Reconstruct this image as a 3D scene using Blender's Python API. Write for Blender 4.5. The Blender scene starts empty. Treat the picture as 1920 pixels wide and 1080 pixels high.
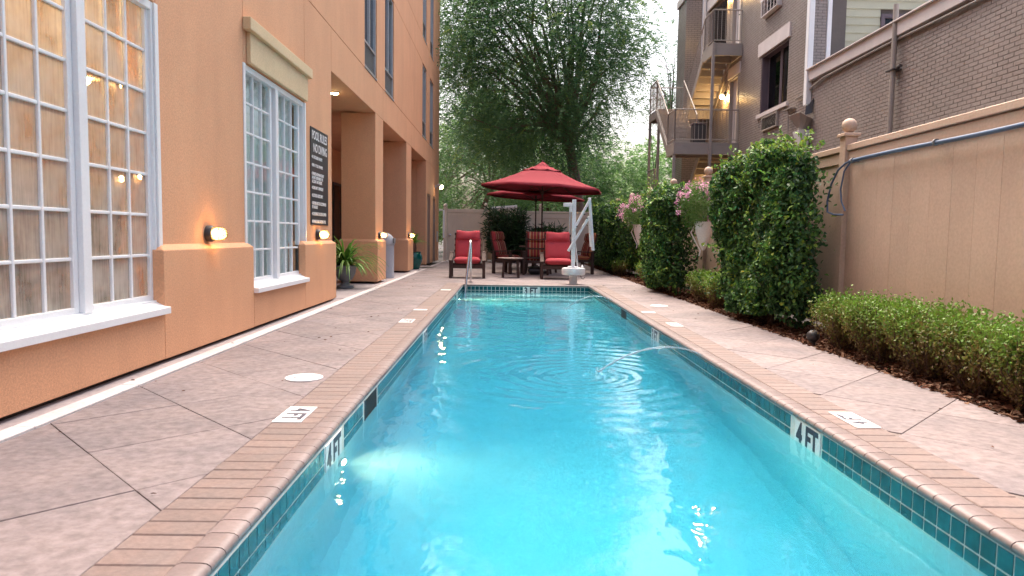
import bpy, math, random
import numpy as np
from mathutils import Vector, Matrix

random.seed(7)
RNG = np.random.default_rng(11)
S = bpy.context.scene
COL = S.collection
R = math.radians

# ------------------------------------------------------------------ camera
F_PX, CX, CY = 1310.0, 960.0, 540.0
VP = (949.0, 443.0)
fw = np.array([(VP[0] - CX) / F_PX, (VP[1] - CY) / F_PX, 1.0]); fw /= np.linalg.norm(fw)
rl = R(0.8)
up = np.array([math.sin(rl), -math.cos(rl), 0.0]); up = up - fw * up.dot(fw); up /= np.linalg.norm(up)
rt = np.cross(fw, up); rt = rt if rt[0] > 0 else -rt
MC = np.stack([rt, fw, up])
cam_d = bpy.data.cameras.new('camera')
cam = bpy.data.objects.new('camera', cam_d); COL.objects.link(cam)
cam_d.sensor_width = 36.0; cam_d.lens = F_PX / 1920 * 36.0
cam_d.clip_start = 0.05; cam_d.clip_end = 600
cam_d.dof.use_dof = True; cam_d.dof.focus_distance = 9.0; cam_d.dof.aperture_fstop = 7.0
mw = Matrix.Identity(4)
for i in range(3):
    mw[i][0] = MC[i, 0]; mw[i][1] = -MC[i, 1]; mw[i][2] = -MC[i, 2]
mw[2][3] = 1.0
cam.matrix_world = mw
S.camera = cam

# ------------------------------------------------------------------ world, sun, exposure
SUN_EL, SUN_AZ = R(65), R(-8)          # azimuth measured from +Y towards +X
world = bpy.data.worlds.new('World'); S.world = world; world.use_nodes = True
wn = world.node_tree; wn.nodes.clear()
sky = wn.nodes.new('ShaderNodeTexSky'); sky.sky_type = 'NISHITA'; sky.sun_disc = False
sky.sun_elevation = SUN_EL; sky.sun_rotation = SUN_AZ
sky.air_density = 1.0; sky.dust_density = 10.0; sky.ozone_density = 1.0
bg = wn.nodes.new('ShaderNodeBackground'); bg.inputs['Strength'].default_value = 0.15
wo = wn.nodes.new('ShaderNodeOutputWorld')
wn.links.new(sky.outputs[0], bg.inputs[0]); wn.links.new(bg.outputs[0], wo.inputs[0])
sd = bpy.data.lights.new('sun', 'SUN'); sd.energy = 0.5; sd.angle = R(60); sd.color = (1.0, 0.9, 0.78)
sun = bpy.data.objects.new('sun', sd); COL.objects.link(sun)
sv = Vector((math.sin(SUN_AZ) * math.cos(SUN_EL), math.cos(SUN_AZ) * math.cos(SUN_EL), math.sin(SUN_EL)))
sun.rotation_euler = sv.to_track_quat('Z', 'Y').to_euler(); sun.location = (0, -10, 30)
S.view_settings.view_transform = 'Standard'; S.view_settings.look = 'None'
S.view_settings.exposure = 1.68; S.view_settings.gamma = 1.0
S.view_settings.use_curve_mapping = False
S.render.engine = 'CYCLES'
cy = S.cycles
cy.use_denoising = True; cy.max_bounces = 12; cy.diffuse_bounces = 5; cy.glossy_bounces = 4
cy.transmission_bounces = 8; cy.transparent_max_bounces = 12; cy.volume_bounces = 2
cy.caustics_refractive = True; cy.caustics_reflective = False; cy.blur_glossy = 0.5
cy.sample_clamp_indirect = 6.0; cy.use_adaptive_sampling = True; cy.adaptive_threshold = 0.015

# ------------------------------------------------------------------ mesh helpers
ORG = {}

class MB:
    def __init__(s): s.v = []; s.f = []
    def add(s, vs, fs):
        b = len(s.v); s.v.extend(vs); s.f.extend([tuple(i + b for i in f) for f in fs])
    def box(s, x0, x1, y0, y1, z0, z1, skip=''):
        x0, x1 = min(x0, x1), max(x0, x1); y0, y1 = min(y0, y1), max(y0, y1); z0, z1 = min(z0, z1), max(z0, z1)
        vs = [(x0, y0, z0), (x1, y0, z0), (x1, y1, z0), (x0, y1, z0), (x0, y0, z1), (x1, y0, z1), (x1, y1, z1), (x0, y1, z1)]
        fs = {'b': (0, 3, 2, 1), 't': (4, 5, 6, 7), 'f': (0, 1, 5, 4), 'r': (1, 2, 6, 5), 'k': (2, 3, 7, 6), 'l': (3, 0, 4, 7)}
        s.add(vs, [f for k, f in fs.items() if k not in skip]); return s
    def beam(s, a, b, w, h, upv=(0, 0, 1), ext=0.0):
        a = Vector(a); b = Vector(b); d = (b - a).normalized(); u = Vector(upv)
        sd_ = d.cross(u)
        if sd_.length < 1e-4: sd_ = d.cross(Vector((1, 0, 0)))
        sd_.normalize(); u = sd_.cross(d).normalized()
        a = a - d * ext; b = b + d * ext
        c = [(-1, -1), (1, -1), (1, 1), (-1, 1)]
        vs = [tuple(a + sd_ * (i * w / 2) + u * (j * h / 2)) for i, j in c] + [tuple(b + sd_ * (i * w / 2) + u * (j * h / 2)) for i, j in c]
        s.add(vs, [(3, 2, 1, 0), (4, 5, 6, 7), (0, 1, 5, 4), (1, 2, 6, 5), (2, 3, 7, 6), (3, 0, 4, 7)]); return s
    def extrude(s, poly, vec):
        n = len(poly); vec = Vector(vec)
        p = [Vector(q) for q in poly]
        vs = [tuple(q) for q in p] + [tuple(q + vec) for q in p]
        fs = [tuple(range(n - 1, -1, -1)), tuple(range(n, 2 * n))] + [(i, (i + 1) % n, n + (i + 1) % n, n + i) for i in range(n)]
        s.add(vs, fs); return s
    def tube(s, pts, r, n=8, cap=True):
        P = [Vector(p) for p in pts]; m = len(P)
        rs = r if isinstance(r, (list, tuple)) else [r] * m
        t0 = (P[1] - P[0]).normalized()
        ref = Vector((0, 0, 1)) if abs(t0.z) < 0.9 else Vector((1, 0, 0))
        nrm = t0.cross(ref).normalized(); vs = []
        for i in range(m):
            t = (P[min(i + 1, m - 1)] - P[max(i - 1, 0)])
            t = t.normalized() if t.length > 1e-9 else t0
            nrm = (nrm - t * nrm.dot(t)); nrm = nrm.normalized() if nrm.length > 1e-6 else t.orthogonal().normalized()
            bn = t.cross(nrm)
            for k in range(n):
                a = 2 * math.pi * k / n
                vs.append(tuple(P[i] + (nrm * math.cos(a) + bn * math.sin(a)) * rs[i]))
        fs = [(i * n + k, i * n + (k + 1) % n, (i + 1) * n + (k + 1) % n, (i + 1) * n + k) for i in range(m - 1) for k in range(n)]
        if cap: fs += [tuple(range(n - 1, -1, -1)), tuple((m - 1) * n + k for k in range(n))]
        s.add(vs, fs); return s
    def lathe(s, prof, c=(0, 0, 0), n=24, axis='z'):
        vs = []; m = len(prof)
        for r_, h in prof:
            for k in range(n):
                a = 2 * math.pi * k / n; p, q = r_ * math.cos(a), r_ * math.sin(a)
                vs.append((c[0] + p, c[1] + q, c[2] + h) if axis == 'z' else (c[0] + h, c[1] + p, c[2] + q))
        fs = [(i * n + k, i * n + (k + 1) % n, (i + 1) * n + (k + 1) % n, (i + 1) * n + k) for i in range(m - 1) for k in range(n)]
        fs += [tuple(range(n - 1, -1, -1)), tuple((m - 1) * n + k for k in range(n))]
        s.add(vs, fs); return s
    def ball(s, c, r, n=16):
        m = n // 2
        return s.lathe([(max(r * math.sin(math.pi * i / m), 1e-4), -r * math.cos(math.pi * i / m)) for i in range(m + 1)], c, n)
    def build(s, name, mat, parent=None, smooth=False, bevel=0.0, seg=2, kind=None, label=None, angle=40, origin=None):
        org = ORG[parent.name] if parent else Vector(origin or (0, 0, 0))
        me = bpy.data.meshes.new(name)
        me.from_pydata([(x - org[0], y - org[1], z - org[2]) for x, y, z in s.v], [], s.f)
        me.validate(); me.update()
        return link(name, me, mat, parent, smooth, bevel, seg, kind, label, angle, org)

def link(name, me, mat, parent=None, smooth=False, bevel=0.0, seg=2, kind=None, label=None, angle=40, org=None):
    o = bpy.data.objects.new(name, me); COL.objects.link(o)
    if mat and not me.materials: me.materials.append(mat)
    if parent: o.parent = parent; ORG[o.name] = ORG[parent.name]
    else:
        ORG[o.name] = Vector(org or (0, 0, 0)); o.location = ORG[o.name]
    if smooth:
        me.polygons.foreach_set('use_smooth', [True] * len(me.polygons))
        if angle < 180:
            try: me.set_sharp_from_angle(angle=R(angle))
            except Exception: pass
    if bevel:
        b = o.modifiers.new('bevel', 'BEVEL'); b.width = bevel; b.segments = seg; b.limit_method = 'ANGLE'; b.angle_limit = R(35)
        b.harden_normals = False
    if kind: o['kind'] = kind
    if label: o['label'] = label
    return o

def thing(name, label, cat, loc=(0, 0, 0), group=None, kind=None):
    o = bpy.data.objects.new(name, None); COL.objects.link(o)
    o.location = loc; o.empty_display_size = 0.1; ORG[o.name] = Vector(loc)
    tag(o, label, cat, group, kind); return o

def tag(o, label=None, cat=None, group=None, kind=None):
    if label: o['label'] = label
    if cat: o['category'] = cat
    if group: o['group'] = group
    if kind: o['kind'] = kind
    return o

def copy_tree(o, parent=None):
    c = o.copy(); COL.objects.link(c); c.parent = parent
    for ch in list(o.children): copy_tree(ch, c)
    return c

def fastmesh(name, V, F, mat, parent=None, tint=None, kind=None, smooth=False):
    """V: (n,3) array, F: (m,k) array of one face size."""
    org = np.array(ORG[parent.name]) if parent else np.zeros(3)
    me = bpy.data.meshes.new(name); V = np.asarray(V, dtype=np.float32) - org.astype(np.float32); F = np.asarray(F, dtype=np.int32)
    me.vertices.add(len(V)); me.vertices.foreach_set('co', V.ravel())
    me.loops.add(F.size); me.loops.foreach_set('vertex_index', F.ravel())
    me.polygons.add(len(F)); me.polygons.foreach_set('loop_start', np.arange(0, F.size, F.shape[1], dtype=np.int32))
    if tint is not None:
        a = me.attributes.new('tint', 'FLOAT', 'POINT'); a.data.foreach_set('value', np.asarray(tint, dtype=np.float32))
    if smooth: me.polygons.foreach_set('use_smooth', np.ones(len(F), dtype=bool))
    me.update(calc_edges=True)
    return link(name, me, mat, parent, kind=kind)

def unit(a): return a / np.maximum(np.linalg.norm(a, axis=-1, keepdims=True), 1e-9)

def leaves(name, c, d, nrm, L, W, tint, mat, parent=None, kind=None, fold=False):
    """leaf blades: c centre, d along, nrm face normal, L length, W width."""
    n = len(c); d = unit(d); sd_ = unit(np.cross(d, nrm)); nn = np.cross(sd_, d)
    L = np.broadcast_to(np.asarray(L), (n,))[:, None]; W = np.broadcast_to(np.asarray(W), (n,))[:, None]
    if not fold:
        V = np.stack([c - d * L / 2, c + sd_ * W / 2 - d * L * .06, c + d * L / 2, c - sd_ * W / 2 - d * L * .06], 1).reshape(-1, 3)
        Fc = np.arange(4 * n).reshape(n, 4); t = np.repeat(tint, 4)
    else:
        u = nn * W * .22
        V = np.stack([c - d * L * .5, c + sd_ * W * .42 - d * L * .2 + u, c + sd_ * W * .42 + d * L * .16 + u, c + d * L * .5 - nn * L * .08,
                      c - sd_ * W * .42 + d * L * .16 + u, c - sd_ * W * .42 - d * L * .2 + u], 1).reshape(-1, 3)
        b = np.arange(n)[:, None] * 6
        Fc = np.concatenate([b + np.array([[0, 1, 2, 3]]), b + np.array([[0, 3, 4, 5]])], 0); t = np.repeat(tint, 6)
    return fastmesh(name, V, Fc, mat, parent, t, kind)

# ------------------------------------------------------------------ materials
def hexlin(r, g, b):
    f = lambda c: (c / 255 / 12.92) if c / 255 <= 0.04045 else ((c / 255 + 0.055) / 1.055) ** 2.4
    return (f(r), f(g), f(b))

MATS = {}
def mat(name, col, rough=0.6, var=0.12, vs=2.5, fine=0.06, fs=60, bump=0.0, bs=120, bdist=0.004, metal=0.0, spec=0.5, streak=0.0,
        objvar=0.0, col2=None, coat=0.0, stretch=None, rvar=0.0):
    if name in MATS: return MATS[name]
    m = bpy.data.materials.new(name); m.use_nodes = True; t = m.node_tree; N = t.nodes; K = t.links
    p = N['Principled BSDF']; p.inputs['Roughness'].default_value = rough; p.inputs['Metallic'].default_value = metal
    p.inputs['Specular IOR Level'].default_value = spec
    if coat: p.inputs['Coat Weight'].default_value = coat; p.inputs['Coat Roughness'].default_value = 0.15
    g = N.new('ShaderNodeNewGeometry'); pos = g.outputs['Position']
    if stretch:
        mp = N.new('ShaderNodeMapping'); mp.inputs['Scale'].default_value = stretch; K.new(pos, mp.inputs[0]); pos = mp.outputs[0]
    def noise(scale, detail=5, src=None, rgh=.55):
        n = N.new('ShaderNodeTexNoise'); n.inputs['Scale'].default_value = scale; n.inputs['Detail'].default_value = detail
        n.inputs['Roughness'].default_value = rgh
        K.new(src or pos, n.inputs['Vector']); return n.outputs['Fac']
    def mrange(src, a, b, lo=.3, hi=.7):
        r = N.new('ShaderNodeMapRange'); r.inputs[1].default_value = lo; r.inputs[2].default_value = hi
        r.inputs[3].default_value = a; r.inputs[4].default_value = b; K.new(src, r.inputs[0]); return r.outputs[0]
    def mul(a, b):
        n = N.new('ShaderNodeMath'); n.operation = 'MULTIPLY'; K.new(a, n.inputs[0]); K.new(b, n.inputs[1]); return n.outputs[0]
    big = noise(vs)
    mx = N.new('ShaderNodeMix'); mx.data_type = 'RGBA'
    c2 = col2 or tuple(c * (1 - var) for c in col)
    c1 = col if col2 else tuple(min(1, c * (1 + var)) for c in col)
    mx.inputs[6].default_value = (*c1, 1); mx.inputs[7].default_value = (*c2, 1)
    K.new(mrange(big, 0, 1), mx.inputs[0]); out = mx.outputs[2]
    fac = mrange(noise(fs, 3), 1 - fine * 1.5, 1 + fine * 1.5)
    if streak:
        mp2 = N.new('ShaderNodeMapping'); mp2.inputs['Scale'].default_value = (2.4, 2.4, .45); K.new(g.outputs['Position'], mp2.inputs[0])
        fac = mul(fac, mrange(noise(1.0, 6, mp2.outputs[0], .65), 1 - streak, 1 + streak * .5))
    if objvar:
        oi = N.new('ShaderNodeObjectInfo'); fac = mul(fac, mrange(oi.outputs['Random'], 1 - objvar, 1 + objvar, 0, 1))
    vm = N.new('ShaderNodeVectorMath'); vm.operation = 'SCALE'; K.new(out, vm.inputs[0]); K.new(fac, vm.inputs['Scale'])
    K.new(vm.outputs[0], p.inputs['Base Color'])
    if rvar: K.new(mrange(noise(vs * 2.3), rough - rvar, rough + rvar), p.inputs['Roughness'])
    if bump:
        bn = N.new('ShaderNodeBump'); bn.inputs['Strength'].default_value = bump; bn.inputs['Distance'].default_value = bdist
        K.new(noise(bs, 4), bn.inputs['Height']); K.new(bn.outputs[0], p.inputs['Normal'])
    MATS[name] = m; return m

def leafmat(name, stops, rough=0.45, trans=0.3, spec=0.4):
    m = bpy.data.materials.new(name); m.use_nodes = True; t = m.node_tree; N = t.nodes; K = t.links
    p = N['Principled BSDF']; p.inputs['Roughness'].default_value = rough; p.inputs['Specular IOR Level'].default_value = spec
    a = N.new('ShaderNodeAttribute'); a.attribute_name = 'tint'
    r = N.new('ShaderNodeValToRGB'); e = r.color_ramp.elements
    while len(e) < len(stops): e.new(.5)
    for i, (q, c) in enumerate(stops): e[i].position = q; e[i].color = (*c, 1)
    K.new(a.outputs['Fac'], r.inputs[0]); K.new(r.outputs[0], p.inputs['Base Color'])
    tr = N.new('ShaderNodeBsdfTranslucent'); ms = N.new('ShaderNodeMixShader'); ms.inputs[0].default_value = trans
    K.new(r.outputs[0], tr.inputs[0]); K.new(p.outputs[0], ms.inputs[1]); K.new(tr.outputs[0], ms.inputs[2])
    K.new(ms.outputs[0], N['Material Output'].inputs[0]); return m

def emit(name, col, strength):
    m = bpy.data.materials.new(name); m.use_nodes = True; N = m.node_tree.nodes; p = N['Principled BSDF']
    p.inputs['Base Color'].default_value = (.8, .7, .5, 1); p.inputs['Emission Color'].default_value = (*col, 1); p.inputs['Emission Strength'].default_value = strength
    return m

def glass(name, tintc=(.8, .85, .85), fog=0.0, dark=0.0):
    """window glass: clear pane with a mirror-like reflection, optional condensation."""
    m = bpy.data.materials.new(name); m.use_nodes = True; t = m.node_tree; N = t.nodes; K = t.links
    N.remove(N['Principled BSDF'])
    tr = N.new('ShaderNodeBsdfTransparent'); tr.inputs[0].default_value = (*tintc, 1)
    gl = N.new('ShaderNodeBsdfGlossy'); gl.inputs['Roughness'].default_value = 0.015
    fr = N.new('ShaderNodeFresnel'); fr.inputs[0].default_value = 1.55
    ms = N.new('ShaderNodeMixShader'); last = tr.outputs[0]
    g = N.new('ShaderNodeNewGeometry')
    if fog:
        df = N.new('ShaderNodeBsdfDiffuse'); df.inputs[0].default_value = (.54, .58, .57, 1)
        tl = N.new('ShaderNodeBsdfTranslucent'); tl.inputs[0].default_value = (.75, .7, .6, 1)
        md = N.new('ShaderNodeMixShader'); md.inputs[0].default_value = .42; K.new(df.outputs[0], md.inputs[1]); K.new(tl.outputs[0], md.inputs[2])
        mp = N.new('ShaderNodeMapping'); mp.inputs['Scale'].default_value = (30, 62, 4.5); K.new(g.outputs['Position'], mp.inputs[0])
        n1 = N.new('ShaderNodeTexNoise'); n1.inputs['Scale'].default_value = 1.0; n1.inputs['Detail'].default_value = 6; n1.inputs['Roughness'].default_value = .6
        K.new(mp.outputs[0], n1.inputs['Vector'])
        n2 = N.new('ShaderNodeTexNoise'); n2.inputs['Scale'].default_value = 3.2; n2.inputs['Detail'].default_value = 5; K.new(g.outputs['Position'], n2.inputs['Vector'])
        ad = N.new('ShaderNodeMath'); ad.operation = 'ADD'; sc_ = N.new('ShaderNodeMath'); sc_.operation = 'MULTIPLY_ADD'; sc_.inputs[1].default_value = .45; sc_.inputs[2].default_value = .275; K.new(n1.outputs[0], sc_.inputs[0])
        K.new(sc_.outputs[0], ad.inputs[0]); K.new(n2.outputs[0], ad.inputs[1])
        mr = N.new('ShaderNodeMapRange'); mr.inputs[1].default_value = .82; mr.inputs[2].default_value = 1.2
        mr.inputs[3].default_value = fog * .30; mr.inputs[4].default_value = fog; K.new(ad.outputs[0], mr.inputs[0])
        mf = N.new('ShaderNodeMixShader'); K.new(mr.outputs[0], mf.inputs[0]); K.new(tr.outputs[0], mf.inputs[1]); K.new(md.outputs[0], mf.inputs[2])
        last = mf.outputs[0]
    iv = N.new('ShaderNodeMath'); iv.operation = 'SUBTRACT'; iv.inputs[0].default_value = 1.0; K.new(g.outputs['Backfacing'], iv.inputs[1])
    fm = N.new('ShaderNodeMath'); fm.operation = 'MULTIPLY'; K.new(fr.outputs[0], fm.inputs[0]); K.new(iv.outputs[0], fm.inputs[1])
    K.new(fm.outputs[0], ms.inputs[0]); K.new(last, ms.inputs[1]); K.new(gl.outputs[0], ms.inputs[2])
    K.new(ms.outputs[0], N['Material Output'].inputs[0]); return m

def stripes(name, stops, period):
    m = bpy.data.materials.new(name); m.use_nodes = True; t = m.node_tree; N = t.nodes; K = t.links; p = N['Principled BSDF']
    p.inputs['Roughness'].default_value = .85
    tc = N.new('ShaderNodeTexCoord'); sp = N.new('ShaderNodeSeparateXYZ'); K.new(tc.outputs['Object'], sp.inputs[0])
    dv = N.new('ShaderNodeMath'); dv.operation = 'DIVIDE'; dv.inputs[1].default_value = period; K.new(sp.outputs[0], dv.inputs[0])
    fr = N.new('ShaderNodeMath'); fr.operation = 'FRACT'; K.new(dv.outputs[0], fr.inputs[0])
    r = N.new('ShaderNodeValToRGB'); r.color_ramp.interpolation = 'CONSTANT'; e = r.color_ramp.elements
    while len(e) < len(stops): e.new(.5)
    for i, (q, c) in enumerate(stops): e[i].position = q; e[i].color = (*c, 1)
    K.new(fr.outputs[0], r.inputs[0]); K.new(r.outputs[0], p.inputs['Base Color']); return m

m_stucco = mat('orange_stucco', (.68, .355, .195), .85, var=.06, vs=.8, fine=.08, fs=70, bump=.6, bs=130, bdist=.007, streak=.07)
m_trim = mat('cream_stucco', (.66, .50, .30), .85, var=.05, bump=.4, bs=150, bdist=.005)
m_white = mat('white_paint', (.80, .81, .82), .4, var=.03, fine=.02)
m_plas = mat('white_plastic', (.76, .77, .79), .35, var=.03)
m_deck = mat('stamped_concrete', (.262, .212, .206), .68, vs=2.0, col2=(.185, .157, .163), fine=.16, fs=19, bump=.5, bs=26, bdist=.01, objvar=.10, rvar=.12, spec=.3)
m_walk = mat('grey_concrete', (.36, .31, .31), .75, var=.12, fine=.08, fs=30, bump=.3, bs=60)
m_drain = mat('drain_concrete', (.60, .56, .55), .7, var=.12, fine=.08, objvar=.05)
m_ground = mat('bare_ground', (.05, .042, .038), .95, var=.2, fine=.1)
m_cop = mat('coping_brick', (.215, .148, .128), .6, vs=5, col2=(.18, .137, .127), fine=.1, fs=40, bump=.35, bs=70, objvar=.10)
m_nose = mat('bullnose_brick', (.235, .185, .18), .42, vs=4, col2=(.205, .155, .148), fine=.08, fs=50, bump=.2, bs=80, objvar=.10)
m_joint = mat('mortar', (.20, .16, .145), .9, var=.15)
m_tile = mat('teal_tile', (.012, .115, .135), .16, vs=6, var=.25, fine=.12, fs=25, objvar=.28, bump=.15, bs=30)
m_grout = mat('grout', (.70, .70, .66), .7, var=.06)
m_plaster = mat('pool_plaster', (.50, .70, .73), .7, vs=1.2, var=.05, fine=.04, fs=30)
m_marker = mat('marker_tile', (.80, .79, .78), .35, var=.04)
m_ink = mat('dark_ink', (.045, .045, .07), .5, var=.1)
m_fence = mat('tan_fence', (.53, .385, .295), .7, var=.05, fine=.05, fs=40, bump=.25, bs=160, bdist=.003, streak=.06, objvar=.02)
m_brick = mat('painted_brick', (.30, .258, .235), .38, var=.09, vs=1.1, fine=.08, fs=30, bump=.25, bs=60, streak=.08, objvar=.04, rvar=.08, spec=.6)
m_mortar = mat('painted_mortar', (.12, .102, .092), .7, var=.1)
m_mortar_low = mat('low_wall_mortar', (.23, .198, .18), .7, var=.1)
m_lintel = mat('pale_lintel', (.60, .55, .53), .6, var=.06, streak=.05)
m_siding = mat('sage_siding', (.45, .45, .335), .6, var=.04, fine=.03, objvar=.03)
m_steel_p = mat('taupe_steel', (.31, .275, .245), .5, var=.08)
m_purple = mat('plum_paint', (.125, .095, .11), .5, var=.08)
m_dark = mat('dark_metal', (.035, .033, .036), .45, var=.1)
m_steel = mat('stainless', (.62, .63, .65), .18, var=.04, metal=1.0)
m_alu = mat('aluminium', (.55, .56, .58), .35, var=.04, metal=.6)
m_red = mat('red_canvas', (.225, .022, .036), .85, spec=.2, var=.08, vs=3, fine=.06, fs=200)
m_cush = mat('red_cushion', (.37, .036, .050), .9, var=.07, vs=8, fine=.10, fs=220, bump=.3, bs=300, bdist=.002)
m_wood = mat('brown_resin_wood', (.062, .036, .030), .7, spec=.25, var=.2, vs=6, fine=.1, stretch=(8, 8, 1.5))
m_tabletop = mat('grey_wood_top', (.20, .15, .135), .5, var=.15, stretch=(2, 12, 2))
m_teal = mat('teal_glaze', (.004, .085, .075), .15, var=.25, vs=5)
m_urn = mat('grey_urn', (.20, .20, .215), .7, var=.12, bump=.2)
m_bin = mat('grey_bin', (.36, .37, .40), .6, var=.05, fine=.1, fs=150)
m_mulch = mat('mulch', (.085, .038, .024), .95, var=.35, vs=20, fine=.3, fs=90, bump=.8, bs=60, bdist=.02)
m_bark = mat('reddish_bark', (.17, .105, .08), .9, var=.3, vs=4, bump=.7, bs=25, bdist=.02, stretch=(3, 3, .6))
m_twig = mat('twig', (.09, .055, .04), .9, var=.2)
m_blue = mat('blue_pipe', (.085, .13, .22), .35, var=.12)
m_sign = mat('sign_board', (.030, .033, .042), .35, var=.08)
m_letter = mat('white_lettering', (.80, .80, .80), .5, var=.02)
m_room = mat('room_wall', (.58, .42, .24), .8, var=.06)
m_curt = mat('sheer_curtain', (.70, .78, .77), .9, var=.08, vs=6, stretch=(6, 6, .4))
m_door = mat('taupe_door', (.30, .20, .15), .6, var=.08)
m_sandgate = mat('gate_paint', (.64, .53, .43), .7, var=.05, fine=.05, streak=.05)
m_grille = mat('grey_grille', (.20, .205, .21), .5, var=.1)
m_black = mat('black_void', (.008, .008, .009), .7, var=.1)
m_flowerpot = mat('white_pot', (.74, .70, .69), .6, var=.08)
g_fog = glass('misted_glass', (.82, .82, .78), fog=.88)
g_clear = glass('clear_glass', (.93, .96, .96))
g_dark = glass('dark_glass', (.30, .32, .34))
m_lampglow = emit('lamp_glow', (1.0, .50, .14), .8)
_n = m_lampglow.node_tree.nodes; _t = _n.new('ShaderNodeBsdfTransparent'); _t.inputs[0].default_value = (1, .8, .5, 1); _m = _n.new('ShaderNodeMixShader'); _m.inputs[0].default_value = .4
m_lampglow.node_tree.links.new(_n['Principled BSDF'].outputs[0], _m.inputs[1]); m_lampglow.node_tree.links.new(_t.outputs[0], _m.inputs[2]); m_lampglow.node_tree.links.new(_m.outputs[0], _n['Material Output'].inputs[0])
m_lampcore = emit('lamp_core', (1.0, .72, .36), 60)
m_poolglow = emit('pool_lens', (1.0, .86, .62), 30)

g_pal = lambda *a: [(i / (len(a) - 1), c) for i, c in enumerate(a)]
m_tree = leafmat('tree_leaf', g_pal((.035, .085, .045), (.065, .155, .068), (.105, .22, .092), (.17, .30, .09), (.30, .40, .08)), trans=.48)
m_bgtree = leafmat('pale_tree_leaf', g_pal((.06, .14, .05), (.11, .22, .075), (.17, .31, .10), (.24, .38, .12)), trans=.4)
m_ivy = leafmat('ivy_leaf', g_pal((.014, .042, .016), (.032, .090, .028), (.068, .165, .04), (.16, .32, .055), (.32, .40, .055)), rough=.5, trans=.25, spec=.3)
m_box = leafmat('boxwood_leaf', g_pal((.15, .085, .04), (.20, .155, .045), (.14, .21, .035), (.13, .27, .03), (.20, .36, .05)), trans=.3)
m_spid = leafmat('strap_leaf', g_pal((.06, .17, .03), (.15, .33, .045), (.30, .46, .10)), trans=.3)
m_ole = leafmat('oleander_leaf', g_pal((.010, .030, .012), (.025, .07, .025), (.06, .13, .04)), trans=.25)
m_flower = leafmat('pink_petal', g_pal((.60, .22, .42), (.75, .38, .55), (.85, .60, .70)), rough=.7, trans=.35, spec=.2)
m_flowerleaf = leafmat('flower_foliage', g_pal((.06, .14, .03), (.12, .24, .05), (.20, .32, .09)), trans=.35)
m_chip = leafmat('bark_chip', g_pal((.045, .018, .012), (.10, .04, .025), (.17, .085, .05), (.26, .17, .12)), rough=.95, trans=0.0, spec=.1)

def water_mat():
    m = bpy.data.materials.new('pool_water'); m.use_nodes = True; t = m.node_tree; N = t.nodes; K = t.links
    p = N['Principled BSDF']; p.inputs['Base Color'].default_value = (1, 1, 1, 1); p.inputs['Roughness'].default_value = 0.0
    p.inputs['IOR'].default_value = 1.333; p.inputs['Transmission Weight'].default_value = 1.0
    g = N.new('ShaderNodeNewGeometry'); mp = N.new('ShaderNodeMapping'); mp.inputs['Scale'].default_value = (1.0, .55, 1); K.new(g.outputs['Position'], mp.inputs[0])
    n = N.new('ShaderNodeTexNoise'); n.inputs['Scale'].default_value = 5.0; n.inputs['Detail'].default_value = 3; n.inputs['Distortion'].default_value = .4
    K.new(mp.outputs[0], n.inputs['Vector'])
    b = N.new('ShaderNodeBump'); b.inputs['Strength'].default_value = .35; b.inputs['Distance'].default_value = .012; K.new(n.outputs[0], b.inputs['Height'])
    K.new(b.outputs[0], p.inputs['Normal'])
    v = N.new('ShaderNodeVolumePrincipled'); v.inputs['Color'].default_value = (.58, .93, 1.0, 1)
    v.inputs['Density'].default_value = 0.19; v.inputs['Anisotropy'].default_value = .35
    ab = N.new('ShaderNodeVolumeAbsorption'); ab.inputs['Color'].default_value = (.03, .79, .92, 1); ab.inputs['Density'].default_value = .80
    ad = N.new('ShaderNodeAddShader'); K.new(v.outputs[0], ad.inputs[0]); K.new(ab.outputs[0], ad.inputs[1])
    K.new(ad.outputs[0], N['Material Output'].inputs['Volume'])
    m.cycles.homogeneous_volume = True
    return m
m_water = water_mat()
m_jet = bpy.data.materials.new('water_jet'); m_jet.use_nodes = True
_p = m_jet.node_tree.nodes['Principled BSDF']; _p.inputs['Base Color'].default_value = (.9, .95, 1, 1); _p.inputs['Transmission Weight'].default_value = .75; _p.inputs['Roughness'].default_value = .12; _p.inputs['IOR'].default_value = 1.33

# text as real flat lettering
def text_obj(txt, size, loc, ax, parent, m, name='lettering', bold=.0, sx=1.0, align='CENTER', line=1.0, kind=None, label=None):
    cu = bpy.data.curves.new('txt', 'FONT'); cu.body = txt; cu.size = size; cu.align_x = align; cu.align_y = 'CENTER' if align == 'CENTER' else 'TOP'
    cu.offset = bold * size; cu.extrude = .0012; cu.space_line = line; cu.resolution_u = 3
    tmp = bpy.data.objects.new('txt', cu); COL.objects.link(tmp)
    me = bpy.data.meshes.new_from_object(tmp.evaluated_get(bpy.context.evaluated_depsgraph_get()))
    bpy.data.objects.remove(tmp); bpy.data.curves.remove(cu)
    X, Y, Z = (Vector(a) for a in ax); org = ORG[parent.name] if parent else Vector((0, 0, 0))
    M4 = Matrix(((X.x * sx, Y.x, Z.x, loc[0] - org[0]), (X.y * sx, Y.y, Z.y, loc[1] - org[1]), (X.z * sx, Y.z, Z.z, loc[2] - org[2]), (0, 0, 0, 1)))
    me.transform(M4); me.materials.clear(); me.name = name
    return link(name, me, m, parent, kind=kind, label=label)

AX_L = ((0, 1, 0), (0, 0, 1), (1, 0, 0))       # on a face looking +X
AX_R = ((0, -1, 0), (0, 0, 1), (-1, 0, 0))     # on a face looking -X
AX_F = ((1, 0, 0), (0, 0, 1), (0, -1, 0))      # on a face looking -Y
AX_DL = ((0, -1, 0), (1, 0, 0), (0, 0, 1))     # flat, read from the left deck
AX_DR = ((0, 1, 0), (-1, 0, 0), (0, 0, 1))

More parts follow.
